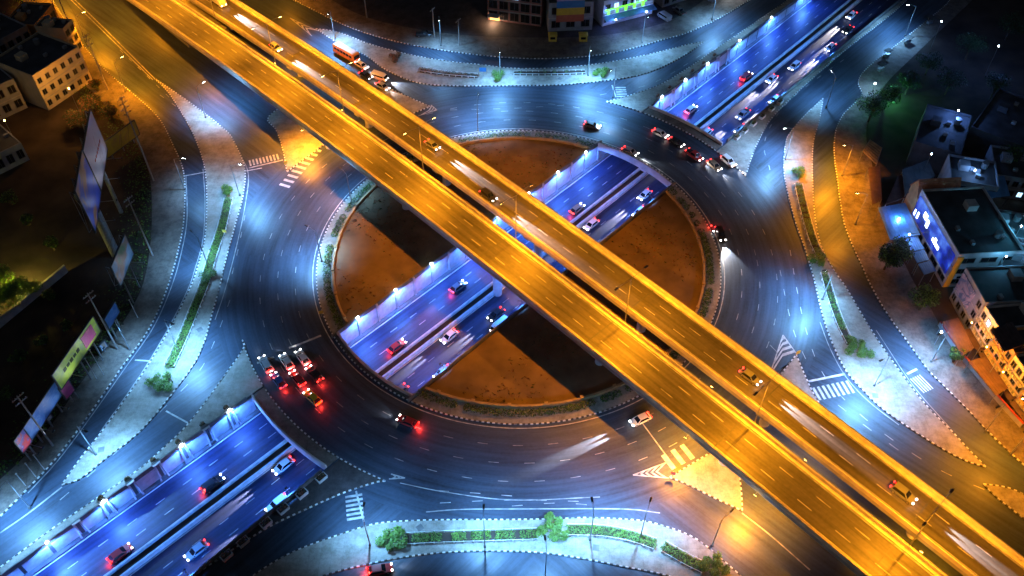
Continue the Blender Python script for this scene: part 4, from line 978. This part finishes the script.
for u, lab in ((552.5, 'yellow rounded tuk-tuk canopy left on the forecourt before the striped sign'), (583, 'yellow rounded tuk-tuk canopy right on the forecourt before the striped sign')):
    p = at(u, 40, .13); o = thing('kiosk', lab.replace('tuk-tuk canopy', 'kiosk'), 'kiosk', p, 0, 'yellow kiosks')
    MB().box((0, 0, 1.0), (2.4, 2.0, 2.0)).build('booth', 'yellow_paint', o); MB().box((0, 0, 2.15), (2.8, 2.4, .3), 0, 0, .7).build('roof', 'yellow_paint', o); MB().box((0, -1.02, 1.2), (1.5, .05, .8)).build('hatch', 'window_dark', o)
r, L, fh = building(at(602, 27), at(652, 14), 14, 8, 'blue-lit shop with a green lit sign band at the top', 'wall_white', 'roof_dark', 2, 6, .3, 'window_cool', awn=('roof_blue', 2.4))
for i in range(5): MB().box((L * (.1 + .17 * i), -.2, fh * 1.15), (.8, .16, 1.5)).build('sign_letter', 'sign_green', r)
MB().box((L * .44, -.12, fh * 1.36), (L * .82, .12, .35)).build('sign_bar', 'sign_green', r)
for fx in (.15, .75):
    lamp_light('POINT', 1100, (.12, .25, 1), r, (L * fx, -3.4, 3.6)); MB().tube((L*fx, -3.4, 3.5), (L*fx, -3.4, 3.75), .18, .18, 8).build('lamp_globe', 'bulb_blue', r); MB().tube((L*fx, -3.4, 3.8), (L*fx, -.05, 4.0), .04, .04, 5).build('lamp_arm', 'dark_steel', r)
building(at(662, 8), at(700, -4), 12, 7, 'dim blue shop right of the parked vans', 'wall_grey', 'roof_dark', 2, 5, .3, 'window_cool')
r, L, fh = building(at(712, 3), at(745, -14), 8, 6, 'low shop with a bright blue-white screen at the top right', 'wall_grey', 'roof_dark', 1, 3, 0)
MB().box((L * .45, -.2, 3.6), (L * .5, .2, 2.0)).build('lit_screen', 'screen_white', r)
# east
def facing(a, b, z=.12): return at(*a, z), at(*b, z)
A, B = facing((907, 222), (942, 287))
r, L, fh = building(A, B, 15, 10, 'three-storey shop with a glowing blue screen facade and yellow corner', 'wall_white', 'roof_dark', 3, 5, .0, side='r', wsize=(.7, .4), pane='window_dark', skip=[(i, j) for i in (1, 2) for j in range(5)])
MB().box((L * .5, -.25, fh * 1.95), (L * .92, .3, fh * 1.75)).build('screen_panel', 'screen_blue', r)
for fx, fz, sx, sz in ((.28, 2.3, 1.6, 1.5), (.36, 2.05, 1.0, 2.0), (.62, 1.75, 3.4, .8), (.6, 2.0, .8, .7), (.15, 1.6, .5, 1.8), (.08, 1.5, .4, 1.6)):
    MB().box((L * fx, -.42, fh * fz), (sx, .06, sz)).build('screen_figure', 'screen_white', r)
MB().box((L + .08, .7, 5), (.3, 1.3, 9.6)).build('corner_column', 'band_yellow', r)
for k in range(4): MB().box((L + .1, 3.2 + k * 3.2, 3.2 + 0 * k), (.16, 2.0, .5)).build('wall_sign', 'window_dark', r)
lamp_light('POINT', 350, (.15, .4, 1), r, (L * .45, -5, 5.4)); MB().tube((L*.45, -5, 5.5), (L*.45, -5, 5.7), .2, .2, 8).build('flood_lamp', 'bulb_blue', r); MB().tube((L*.45, -5, 5.75), (L*.45, -.05, 6.2), .05, .05, 5).build('lamp_arm', 'dark_steel', r)
# gable of red tiles at its upper end
G = A + (A - B).normalized() * 4.5
gr, gl = rect_thing('gable_roof', 'red striped tile gable above the blue screen facade', 'roof', G, A - (A - B).normalized() * .3)
hz = 8.0
MB().add([(0, 0, 0), (gl, 0, 0), (gl, 10, 0), (0, 10, 0), (0, 0, hz), (gl, 0, hz), (gl, 10, hz), (0, 10, hz), (gl/2, 0, hz + 4), (gl/2, 10, hz + 4)], [(0, 1, 5, 8, 4), (2, 3, 7, 9, 6), (1, 2, 6, 5), (3, 0, 4, 7)]).build('walls', 'wall_orange', gr)
for sx in (0, 1):
    for k in range(8):
        f0, f1 = k / 8, (k + .92) / 8
        x0 = (gl/2 * f0 if not sx else gl - gl/2 * f0); x1 = (gl/2 * f1 if not sx else gl - gl/2 * f1)
        MB().add([(x0, -.4, hz + 4*f0 + .18), (x1, -.4, hz + 4*f1 + .08), (x1, 10, hz + 4*f1 + .08), (x0, 10, hz + 4*f0 + .18), (x0, -.4, hz + 4*f0), (x0, 10, hz + 4*f0)], [(0, 1, 2, 3)[::(1 if sx else -1)], (0, 3, 5, 4)]).build('tile_course', 'roof_tile', gr)
A, B = facing((949, 298), (967, 333))
r, L, fh = building(A, B, 16, 9.5, 'dark-roofed shop with a pale portrait poster on its upper storeys', 'wall_grey', 'roof_dark', 3, 4, .0, side='r', skip=[(i, j) for i in (1, 2) for j in range(3)])
MB().box((L * .34, -.16, fh * 2.0), (L * .62, .12, fh * 1.7)).build('poster', 'poster_face', r)
eb = [((968, 335), (981, 357), 'first sodium-lit townhouse from the portrait poster', 'wall_white'), ((981.5, 358), (996, 381), 'second sodium-lit townhouse from the portrait poster', 'wall_orange'), ((996.5, 382), (1012, 405), 'third sodium-lit townhouse from the portrait poster', 'wall_cream'), ((1012.5, 406), (1032, 432), 'last sodium-lit townhouse at the right edge', 'wall_orange')]
for i, (a, b, lab, wm) in enumerate(eb):
    A, B = facing(a, b); r, L, fh = building(A, B, 14, 9.0 - .2 * i, lab, wm, 'roof_dark', 3, 3, .12, 'window_cool', wsize=(.6, .5), side='r' if i == 3 else '', awn=('roof_brown', 1.6))
    for k in range(1, 3):
        MB().box((L/2, -.55, fh * k + .1), (L * .9, .9, .14)).build('balcony', 'concrete', r)
        for j in range(7): MB().box((L * (.08 + .14 * j), -.95, fh * k + .6), (.1, .1, .9)).build('baluster', wm, r)
    lamp_light('POINT', 1500, SODIUM, r, (L / 2, -4.0, 8.2)); MB().tube((L/2, -4.0, 8.3), (L/2, -4, 8.5), .1, .1, 8).build('lamp_globe', 'bulb_sodium', r); MB().tube((L/2, -4, 8.55), (L/2, -.1, 8.3), .05, .05, 5).build('lamp_arm', 'dark_steel', r)
def canopy(P, z, h, label, roofm, post='steel', tilt=.5, slats=0, name='canopy', ribs=6):
    """open-sided lean-to on posts over plan corners P (photo points at roof height)"""
    Q = [at(u, v, z + h) for u, v in P]; c = sum(Q, Vector()) / 4
    r = thing(name, label, 'canopy', (c.x, c.y, z), 0, None); O = Vector((c.x, c.y, z))
    Q = [p - O for p in Q]
    if slats:
        for k in range(slats):
            f0, f1 = k / slats, (k + .62) / slats
            m = MB().add([p + Vector((0, 0, dz)) for dz in (0, .15) for p in (Q[0].lerp(Q[3], f0), Q[1].lerp(Q[2], f0), Q[1].lerp(Q[2], f1), Q[0].lerp(Q[3], f1))], [(3, 2, 1, 0), (4, 5, 6, 7), (0, 1, 5, 4), (1, 2, 6, 5), (2, 3, 7, 6), (3, 0, 4, 7)]).build('slat', roofm, r)
        MB().beam(Q[0], Q[3], .15, .3).beam(Q[1], Q[2], .15, .3).build('side_beam', post, r)
    else:
        rf = MB().add([p + Vector((0, 0, dz)) for dz in (0, .12) for p in Q], [(3, 2, 1, 0), (4, 5, 6, 7), (0, 1, 5, 4), (1, 2, 6, 5), (2, 3, 7, 6), (3, 0, 4, 7)]).build('roof_sheet', roofm, r)
        m = MB()
        for k in range(ribs): f = (k + .5) / ribs; m.beam(Q[0].lerp(Q[1], f) + Vector((0, 0, .15)), Q[3].lerp(Q[2], f) + Vector((0, 0, .15)), .1, .08)
        m.build('roof_ribs', roofm, rf)
    for p in Q: MB().tube((c.x - O.x + p.x * .94, p.y * .94, 0), (p.x * .94, p.y * .94, p.z), .08, .08, 6).build('post', post, r)
    return r
canopy([(878, 208), (905, 203), (920, 235), (890, 240)], .12, 4, 'dark blue lean-to roof before the screen facade', 'roof_blue')
canopy([(905, 239), (917, 236), (924, 249), (911, 252)], .12, 3.6, 'upper of three pale blue awning roofs before the screen facade', 'roof_blue')
canopy([(912, 253), (924, 250), (929, 260), (917, 263)], .12, 3.6, 'middle of three pale blue awning roofs before the screen facade', 'roof_blue')
canopy([(918, 264.5), (930, 261), (936, 271), (924, 275)], .12, 3.6, 'lower of three pale blue awning roofs before the screen facade', 'roof_blue')
canopy([(870, 140), (882, 148), (876, 166), (862, 152)], .12, 3.5, 'slatted pergola roof lit by sodium light at the top of the east pavement', 'tan_wall', slats=7, name='pergola')
canopy([(868, 168), (880, 166), (882, 200), (872, 205)], .12, 3.2, 'orange-lit brown canopy beside the slatted pergola', 'roof_brown')
canopy([(942, 322), (958, 318), (974, 348), (962, 356)], .12, 3.8, 'brown sheet canopy before the portrait poster shop', 'roof_brown')
canopy([(968, 362), (985, 356), (1008, 388), (996, 396)], .12, 3.4, 'brown sheet canopy before the sodium-lit townhouses', 'roof_brown')
for pw, q, lab in ((700, (893, 232), 'blue shop lamp under the lean-to roofs'), (900, (934, 345), 'cyan shop lamp at the red-edged canopy')):
    p = at(*q); r = thing('garden_lamp', lab, 'lamp', (p.x, p.y, .15), 0, 'garden lamps'); MB().tube((0, 0, 0), (0, 0, 4.2), .06, .05, 6).build('pole', 'steel', r); MB().tube((0, 0, 4.2), (0, 0, 4.5), .2, .16, 8).build('globe', 'bulb_blue', r); lamp_light('POINT', pw, (.1, .35, 1), r, (0, 0, 4.9))
fw = thing('boundary_wall', 'red-capped low boundary wall before the brown canopies', 'wall'); P = smooth(ats([(938, 326), (955, 352), (972, 372), (995, 400), (1020, 428)]), 2)
MB().sweep(P, [(-.12, .1), (.12, .1), (.12, 1.5), (-.12, 1.5)]).build('wall_body', 'concrete', fw); MB().sweep(P, [(-.2, 1.502), (.2, 1.502), (.2, 1.7), (-.2, 1.7)]).build('coping', 'red_paint', fw)
for a, b, d, h, lab in (((905, 165), (950, 178), 18, 7, 'dark warehouse roof behind the pergola'), ((960, 150), (1010, 170), 22, 7, 'dark warehouse roof in the gloom on the right'), ((985, 215), (1020, 225), 0, 0, '')):
    if h: building(at(*a), at(*b), d, h, lab, 'roof_dark', 'roof_dark', 1, 1, 0, skip=[(0, 0)])
r, L, fh = building(at(1003, 238), at(1030, 260), 10, 6, 'small building with a glaring blue-white sign at the right edge', 'wall_grey', 'roof_dark', 1, 3, 0)
MB().box((L * .4, -.2, 4.4), (4.5, .2, 2.2)).build('lit_sign', 'screen_white', r); lamp_light('POINT', 1800, (.15, .5, 1), r, (L * .4, -4, 3.5))

# ------------------------------------------------------------------ west side: billboards, banners, poles, wall
def billboard(b0, b1, z0, hh, label, m, posts=2, cat='billboard', name='billboard', frame=.4, extra=None, post_r=.18, lum=0):
    """panel whose lower edge runs b0 to b1 (photo points at height z0)"""
    A, B = at(*b0, z0), at(*b1, z0); t = B - A; L = t.length
    r = thing(name, label, cat, (A.x, A.y, .11), atan2(t.y, t.x)); zz = z0 - .11
    MB().box((L/2, 0, zz + hh/2), (L, .25, hh)).build('panel', m, r)
    f = MB()
    for z in (zz - .1, zz + hh + .1): f.box((L/2, .02, z), (L + frame, .4, .2))
    for x in (-.1, L + .1): f.box((x, .02, zz + hh/2), (.2, .4, hh))
    f.build('frame', 'dark_steel', r)
    b = MB(); n = max(2, int(L / 4))
    for i in range(n + 1):
        x = L * i / n; b.tube((x, 1.2, zz), (x, 1.2, zz + hh), .08, .08, 5).tube((x, .15, zz + hh * .1), (x, 1.2, zz), .06, .06, 5).tube((x, .15, zz + hh * .9), (x, 1.2, zz + hh), .06, .06, 5)
        if i < n: b.tube((x, 1.2, zz), (L*(i+1)/n, 1.2, zz + hh), .05, .05, 5).tube((x, 1.2, zz + hh), (L*(i+1)/n, 1.2, zz), .05, .05, 5)
    if hh > 5: b.build('back_truss', 'steel', r)
    for i in range(posts): x = L * (i + .5) / posts; MB().tube((x, .5, 0), (x, .5, zz + .2), post_r, post_r, 12).build('post', 'steel', r)
    if lum:
        for fx in (.25, .75):
            MB().tube((L*fx, -.1, zz - .1), (L*fx, -2.2 - hh * .12, zz - .3), .06, .06, 5).build('light_arm', 'steel', r); MB().box((L*fx, -2.3 - hh * .12, zz - .25), (.6, .3, .2)).build('light_housing', 'dark_steel', r)
            lamp_light('SPOT', lum, (.75, .85, 1), r, (L*fx, -2.4 - hh * .12, zz - .05), 2.2, .6, rot=(radians(180 - 35), 0, 0))
    if extra: extra(r, L, zz, hh)
    return r
def ex1(r, L, zz, hh):
    MB().box((L * .5, -.2, zz + hh + 1.3), (L * .9, .2, 1.6)).build('top_strip', 'poster_magenta', r)
def ex2(r, L, zz, hh):
    for k in range(6): MB().box((L * (.3 + .1 * k), -.15, zz + hh * .45 - k * .1), (1.0, .06, .5)).build('lettering', 'red_paint', r)
bb1 = billboard((95, 232), (100.5, 192), 14, 12, 'huge blue picture billboard on a thick column at the left', 'poster_blue', 1, post_r=1.1, lum=130)
bb2 = billboard((100.8, 190), (107, 149), 14, 11.5, 'huge pale billboard beyond the blue picture billboard', 'poster_white', 1, extra=ex2, post_r=.5, lum=160)
bb3 = billboard((77, 200), (83, 160), 12, 1.6, 'narrow pink sign strip left of the huge blue billboard', 'poster_magenta', 2)
billboard((120.3, 286), (133, 254), 8.5, 6, 'mid-size sky-blue picture billboard on two poles below the huge ones', 'poster_sky', 2, lum=90)
def ex3(r, L, zz, hh): MB().box((L * .78, -.16, zz + hh * .5), (L * .26, .08, hh * .72)).build('magenta_panel', 'poster_magenta', r); [MB().box((L * (.2 + .08 * k), -.15, zz + hh * .55), (.9, .06, .9 - .2 * (k % 2))).build('lettering', 'leaf_dark', r) for k in range(5)]
billboard((61, 389), (100, 331), 7, 4.6, 'long yellow-green banner with a magenta panel beside the west verge', 'poster_green', 3, extra=ex3, lum=250)
billboard((109, 329), (119, 312), 5, 3.2, 'small deep blue banner behind the tall pole on the west verge', 'poster_ink', 2, 'banner', 'banner')
billboard((32, 440), (62, 394), 4, 4.2, 'long mid-blue banner below the yellow-green one', 'poster_ink', 3, 'banner', 'banner', lum=160)
billboard((23, 453), (31.5, 441), 4, 4.2, 'short red and blue banner at the lower left end of the row', 'poster_redblue', 2, 'banner', 'banner', lum=130)
billboard((66, 399), (74, 390), 3, 3.4, 'small pink board under the yellow-green banner', 'poster_magenta', 1, 'banner', 'banner')
billboard((107, 158), (139, 134), 2, 4.5, 'yellow banner stretched beside the tall utility pole', 'poster_yellow', 3, 'banner', 'banner')
billboard((102, 351), (107, 346), 1.5, 1.8, 'small pale square sign at the foot of the tall pole', 'poster_sky', 1, 'sign', 'sign_board')
billboard((48, 422), (52, 417), 1.5, 1.8, 'small pinkish square sign below the blue banner', 'poster_face', 1, 'sign', 'sign_board')
def utility_pole(base, h, label, arms=2, lean=0):
    p = at(*base); r = thing('utility_pole', label, 'utility pole', (p.x, p.y, .12), radians(60), 'utility poles')
    MB().tube((0, 0, 0), (0, 0, h), .22, .14, 8).build('pole', 'wood_pole', r)
    for k in range(arms):
        z = h - .5 - k * 1.4
        MB().box((0, 0, z), (2.6, .14, .16)).build('crossarm', 'wood_pole', r)
        for x in (-1.1, -.5, .5, 1.1): MB().tube((x, 0, z + .08), (x, 0, z + .35), .06, .04, 6).build('insulator', 'concrete_pale', r)
    return p, h
UP = [utility_pole((53, 446), 17, 'pale utility pole across the blue banner at the lower left'), utility_pole((117.5, 349), 18, 'pale utility pole beside the small deep blue banner'), utility_pole((153, 256), 18.5, 'pale utility pole beside the sky-blue billboard'), utility_pole((154, 181), 26, 'tall utility pole with several crossarms by the yellow banner', 4), utility_pole((108, 90), 18, 'utility pole with crossarms by the cream building', 3), utility_pole((76, 40), 18, 'utility pole with crossarms near the top left', 3)]
for i in range(len(UP) - 1):
    for x in (-1.1, 1.1):
        (a, ha), (b, hb) = UP[i], UP[i+1]; o_ = Vector((x * cos(radians(60)), x * sin(radians(60)), 0)); P = []
        for k in range(13): f = k / 12; P.append(a.lerp(b, f) + o_ + Vector((0, 0, (ha + (hb - ha) * f) - 4 * f * (1 - f) * 1.4)))
        m = MB()
        for p, q_ in zip(P, P[1:]): m.tube(p, q_, .025, .025, 4)
        tag(m.build('power_line', 'tyre'), ('left' if x < 0 else 'right') + ' power line strung between the ' + ['first and second', 'second and third', 'third and fourth', 'fourth and fifth', 'fifth and last'][i] + ' utility poles from the bottom left', 'cable', 'power lines')
for i, (u, v, h) in enumerate(((104, 375, 8.5), (97, 379, 7), (138, 318, 6), (45, 470, 5.5), (36, 477, 5), (26, 486, 4.5))):
    p = at(u, v); tag(MB(( p.x, p.y, .11)).tube((p.x, p.y, .11), (p.x, p.y, h), .09, .07, 6).box((p.x, p.y, h + .05), (.3, .3, .1)).build('post', 'concrete_pale'), ORD[i] + ' thin pale post along the inner edge of the west verge, from the right', 'post', 'thin posts on the west verge')
bw = thing('boundary_wall', 'long plain boundary wall crossing the dark ground at the left', 'wall'); P = resample(ats([(-20, 345), (68, 272)]), 4)
MB().sweep(P, [(-.15, .1), (.15, .1), (.15, 2.2), (-.15, 2.2)]).build('wall_body', 'concrete', bw); MB().sweep(P, [(-.25, 2.202), (.25, 2.202), (.25, 2.4), (-.25, 2.4)]).build('coping', 'concrete', bw)
gm = MB()
for _ in range(5200):
    k = R.random(); base = Vector(wl[R.randrange(len(wl))]); p = base + Vector((-abs(R.gauss(0, 3.2)) - .2, R.uniform(-1.5, 1.5), .3))
    gm.leaves(p, (.4, .4, .25), 1, .5, (0, 1))
tag(gm.build('scrub_grass', ['leaf_dark', 'leaf']), 'low scrub grass along the back of the west verge', 'grass', kind='stuff')

for b_, h_, lab in (((367, 18), 10, 'thin utility pole on the dark north verge, leftmost'), ((434.5, 38), 10, 'thin utility pole on the dark north verge beside the black pickup'), ((459.5, 46), 9, 'thin utility pole at the left corner of the north forecourt')): utility_pole(b_, h_, lab, 1)
def sign_post(u, v, h, w_, hh, m, label, rz=0):
    p = at(u, v); r = thing('road_sign', label, 'road sign', (p.x, p.y, .15), rz, 'road signs')
    MB().tube((0, 0, 0), (0, 0, h), .06, .05, 6).build('post', 'steel', r); MB().box((0, -.06, h - hh / 2), (w_, .06, hh)).build('sign_panel', m, r)
sign_post(483, 78, 3.4, 2.0, 1.3, 'band_blue', 'blue direction sign on the north median by the shrubs')
sign_post(287, 168, 2.2, .9, .9, 'yellow_paint', 'yellow marker sign at the tip of the western splitter', .6)
sign_post(226, 236, 2.0, .9, .9, 'yellow_paint', 'yellow marker sign on the west median hedge')
sign_post(672, 478, 2.2, .9, .9, 'red_paint', 'red marker sign at the tip of the southern splitter', -.4)
sign_post(796, 358, 2.4, .9, 1.0, 'yellow_paint', 'yellow marker sign at the tip of the eastern splitter', .3)
sign_post(322, 317, 2.0, .9, .9, 'yellow_paint', 'yellow marker sign on the south-western rim of the central island', .3)
def stall(u, v, rz, label):
    p = at(u, v); r = thing('street_stall', label, 'stall', (p.x, p.y, .16), rz, 'street stalls')
    MB().box((0, 0, .55), (2.0, 1.0, .8)).build('counter', 'steel', r); MB().box((0, 0, 2.25), (2.6, 1.8, .12), 0, 0, .8).build('canopy', 'black_paint', r)
    for x in (-.9, .9):
        for y in (-.45, .45): MB().tube((x, y, 0), (x, y, 2.2), .03, .03, 5).build('post', 'steel', r)
stall(886, 57, .6, 'dark street stall on the north-east verge, lower of three'); stall(880, 71, .6, 'dark street stall on the north-east verge at the bend'); stall(929, 24, .6, 'dark street stall on the north-east verge, topmost')
stall(907, 44, .6, 'dark street stall beside the north-east verge lamp')
MANHOLE = MB().box((0, 0, .0), (1.2, 1.2, .03)).mesh('manhole_cover', 'concrete_dark')
for i, (u, v, par) in enumerate(((101.5, 450, mA), (200, 330, mA), (420, 528, mS), (596, 548, mS), (875, 396, mE), (560, 79, mN))):
    p = at(u, v); inst('manhole_cover', MANHOLE, par, (p.x, p.y, .155), R.uniform(0, 1.5))

for sg, e, lab in ((1, TNW + 1.2, 'north-western'), (-1, -TSE + 1.2, 'south-eastern')):
    m = MB(); k = 0
    while k < 1300:
        x, y = R.uniform(-43, 43), R.uniform(-43, 43); p = Vector((x, y, .33))
        if x*x + y*y > 42.6**2 or p.dot(UN) * sg < e: continue
        if sin(x * .19 + 2 * sin(y * .11)) + sin(y * .23 + x * .05) + R.uniform(-1.2, 1.2) < .35: continue
        k += 1; a = R.uniform(0, pi); h = R.uniform(.08, .3); w_ = R.uniform(.12, .4); d = Vector((cos(a), sin(a), 0)) * w_
        m.add([p - d, p + d, p + d * .5 + Vector((R.uniform(-.1, .1), R.uniform(-.1, .1), h)), p - d * .6 + Vector((0, 0, h * .8))], [(0, 1, 2, 3)], R.choice((0, 0, 1)))
    tag(m.build('dry_grass', ['leaf_rust', 'leaf_dark']), 'thin dry grass tufts on the ' + lab + ' half of the central island', 'grass', kind='stuff')
for i, (u, v, h, c_) in enumerate(((30, 225, 3, 1.6), (55, 250, 3.4, 1.8), (12, 205, 4, 2.2), (52, 300, 2.6, 1.5), (22, 362, 3, 1.8), (45, 345, 2.4, 1.4), (12, 400, 3.2, 1.9), (70, 330, 2.4, 1.3))):
    tree(u, v, h, c_, ORD[i] + ' dim scrub bush on the dark vacant ground, counted from the top right'.replace('counted from the top right', ['by the huge billboard', 'under the huge billboard', 'at the left edge high up', 'behind the small blue banner', 'near the long boundary wall', 'behind the yellow-green banner', 'at the left edge low down', 'beside the yellow-green banner'][i]), leaf=('leaf_dark', 'leaf'), n=700)
for i, (u, v, h, c_) in enumerate(((925, 75, 7, 3.6), (945, 95, 8, 4), (905, 95, 7, 3.4), (965, 60, 8, 4), (990, 100, 8, 4), (1005, 40, 9, 4.2))):
    tree(u, v, h, c_, 'dark garden tree in the gloom at the upper right, ' + ['second from the lit stalls', 'in the middle of the group', 'nearest the green lamp', 'upper one of the group', 'lower right one', 'at the far corner'][i], leaf=('leaf_dark', 'leaf_dark'), n=1500)
for a, b, d, h, lab, lit in (((938, 206), (985, 214), 10, 8, 'dark roof directly behind the tile gable', .1), ((978, 262), (1012, 268), 9, 8.5, 'dark roof between the screen building and the right edge', .25), ((985, 300), (1030, 312), 12, 8, 'dark flat roof behind the portrait poster shop', .2), ((985, 195), (1030, 202), 12, 6, 'low dark roof with small lights near the right edge', .35)):
    building(at(*a), at(*b), d, h, lab, 'wall_grey', 'roof_dark', 2, 5, lit, 'window_cool')
for i, (a, b, d, h, lab) in enumerate((((5, 62), (36, 45), 14, 6, 'dark house roof at the upper left behind the cream building'), ((-10, 180), (30, 160), 16, 5, 'low dark shed roof on the left edge above the trees'))):
    building(at(*a), at(*b), d, h, lab, 'wall_grey', 'roof_dark', 1, 4, .2)
for u, v, c_, e_, lab in ((1018, 285, (.15, .5, 1), 500, 'added blue fill lamp between the right-hand roofs'), (960, 200, (.15, .4, 1), 350, 'added blue fill lamp behind the tile gable'), (945, 140, (.1, .25, .8), 1400, 'added dim blue fill lamp among the warehouse roofs on the right'), (20, 150, (1, .5, .2), 160, 'dim warm yard lamp at the left edge'), (82, 118, (1, .42, .06), 2600, 'added sodium fill lamp before the cream building'), (930, 50, (.08, .25, .9), 1300, 'added dim blue fill lamp among the upper right trees'), (985, 75, (.08, .25, .9), 1300, 'added dim blue fill lamp at the far upper right')):  # blue ones and the cream building's lamp are added to lift dark areas
    p = at(u, v); r = thing('garden_lamp', lab, 'lamp', (p.x, p.y, .12), 0, 'garden lamps'); MB().tube((0, 0, 0), (0, 0, 9.5), .07, .05, 6).build('pole', 'steel', r); MB().tube((0, 0, 9.5), (0, 0, 9.75), .16, .12, 8).build('globe', 'bulb_blue' if c_[2] > .5 else 'bulb_sodium', r); lamp_light('POINT', e_, c_, r, (0, 0, 10.1))

for i, (P, h_, rm, lab) in enumerate((
    ([(885, 205), (905, 198), (918, 172), (898, 176)], 5, 'roof_brown', 'dull brown sheet roof left of the tile gable'), ([(905, 195), (935, 176), (928, 160), (902, 170)], 6, 'roof_dark', 'dark sheet roof above the tile gable'),
    ([(945, 205), (975, 200), (968, 178), (940, 184)], 7, 'roof_dark', 'dark sheet roof behind the screen building, left one'), ([(978, 200), (1010, 196), (1004, 176), (972, 180)], 7, 'roof_blue', 'bluish sheet roof behind the screen building, right one'),
    ([(985, 240), (1004, 236), (1012, 252), (992, 258)], 6, 'roof_brown', 'small brown sheet roof beside the glaring sign'), ([(1006, 276), (1030, 274), (1034, 292), (1010, 296)], 7, 'roof_blue', 'teal-lit sheet roof at the right edge'),
    ([(990, 330), (1012, 322), (1026, 344), (1004, 352)], 10.5, 'roof_brown', 'brown sheet roof over the back of the townhouses'), ([(930, 150), (958, 146), (952, 128), (926, 132)], 5, 'roof_brown', 'dim brown sheet roof among the warehouse roofs'))):
    canopy(P, .12, h_, lab, rm)
for u, v, c_, e_, lab in ((1000, 262, (.1, .6, 1), 450, 'added teal fill lamp left of the glaring sign'), (985, 292, (.1, .55, 1), 350, 'added teal fill lamp behind the screen building corner'), (915, 190, (.1, .35, 1), 350, 'added blue fill lamp by the dull brown sheet roof')):  # lamps added to brighten the dark eastern roofs
    p = at(u, v); r = thing('garden_lamp', lab, 'lamp', (p.x, p.y, .12), 0, 'garden lamps'); MB().tube((0, 0, 0), (0, 0, 11.5), .07, .05, 6).build('pole', 'steel', r); MB().tube((0, 0, 11.5), (0, 0, 11.75), .14, .1, 8).build('globe', 'bulb_blue', r); lamp_light('POINT', e_, c_, r, (0, 0, 12.1))
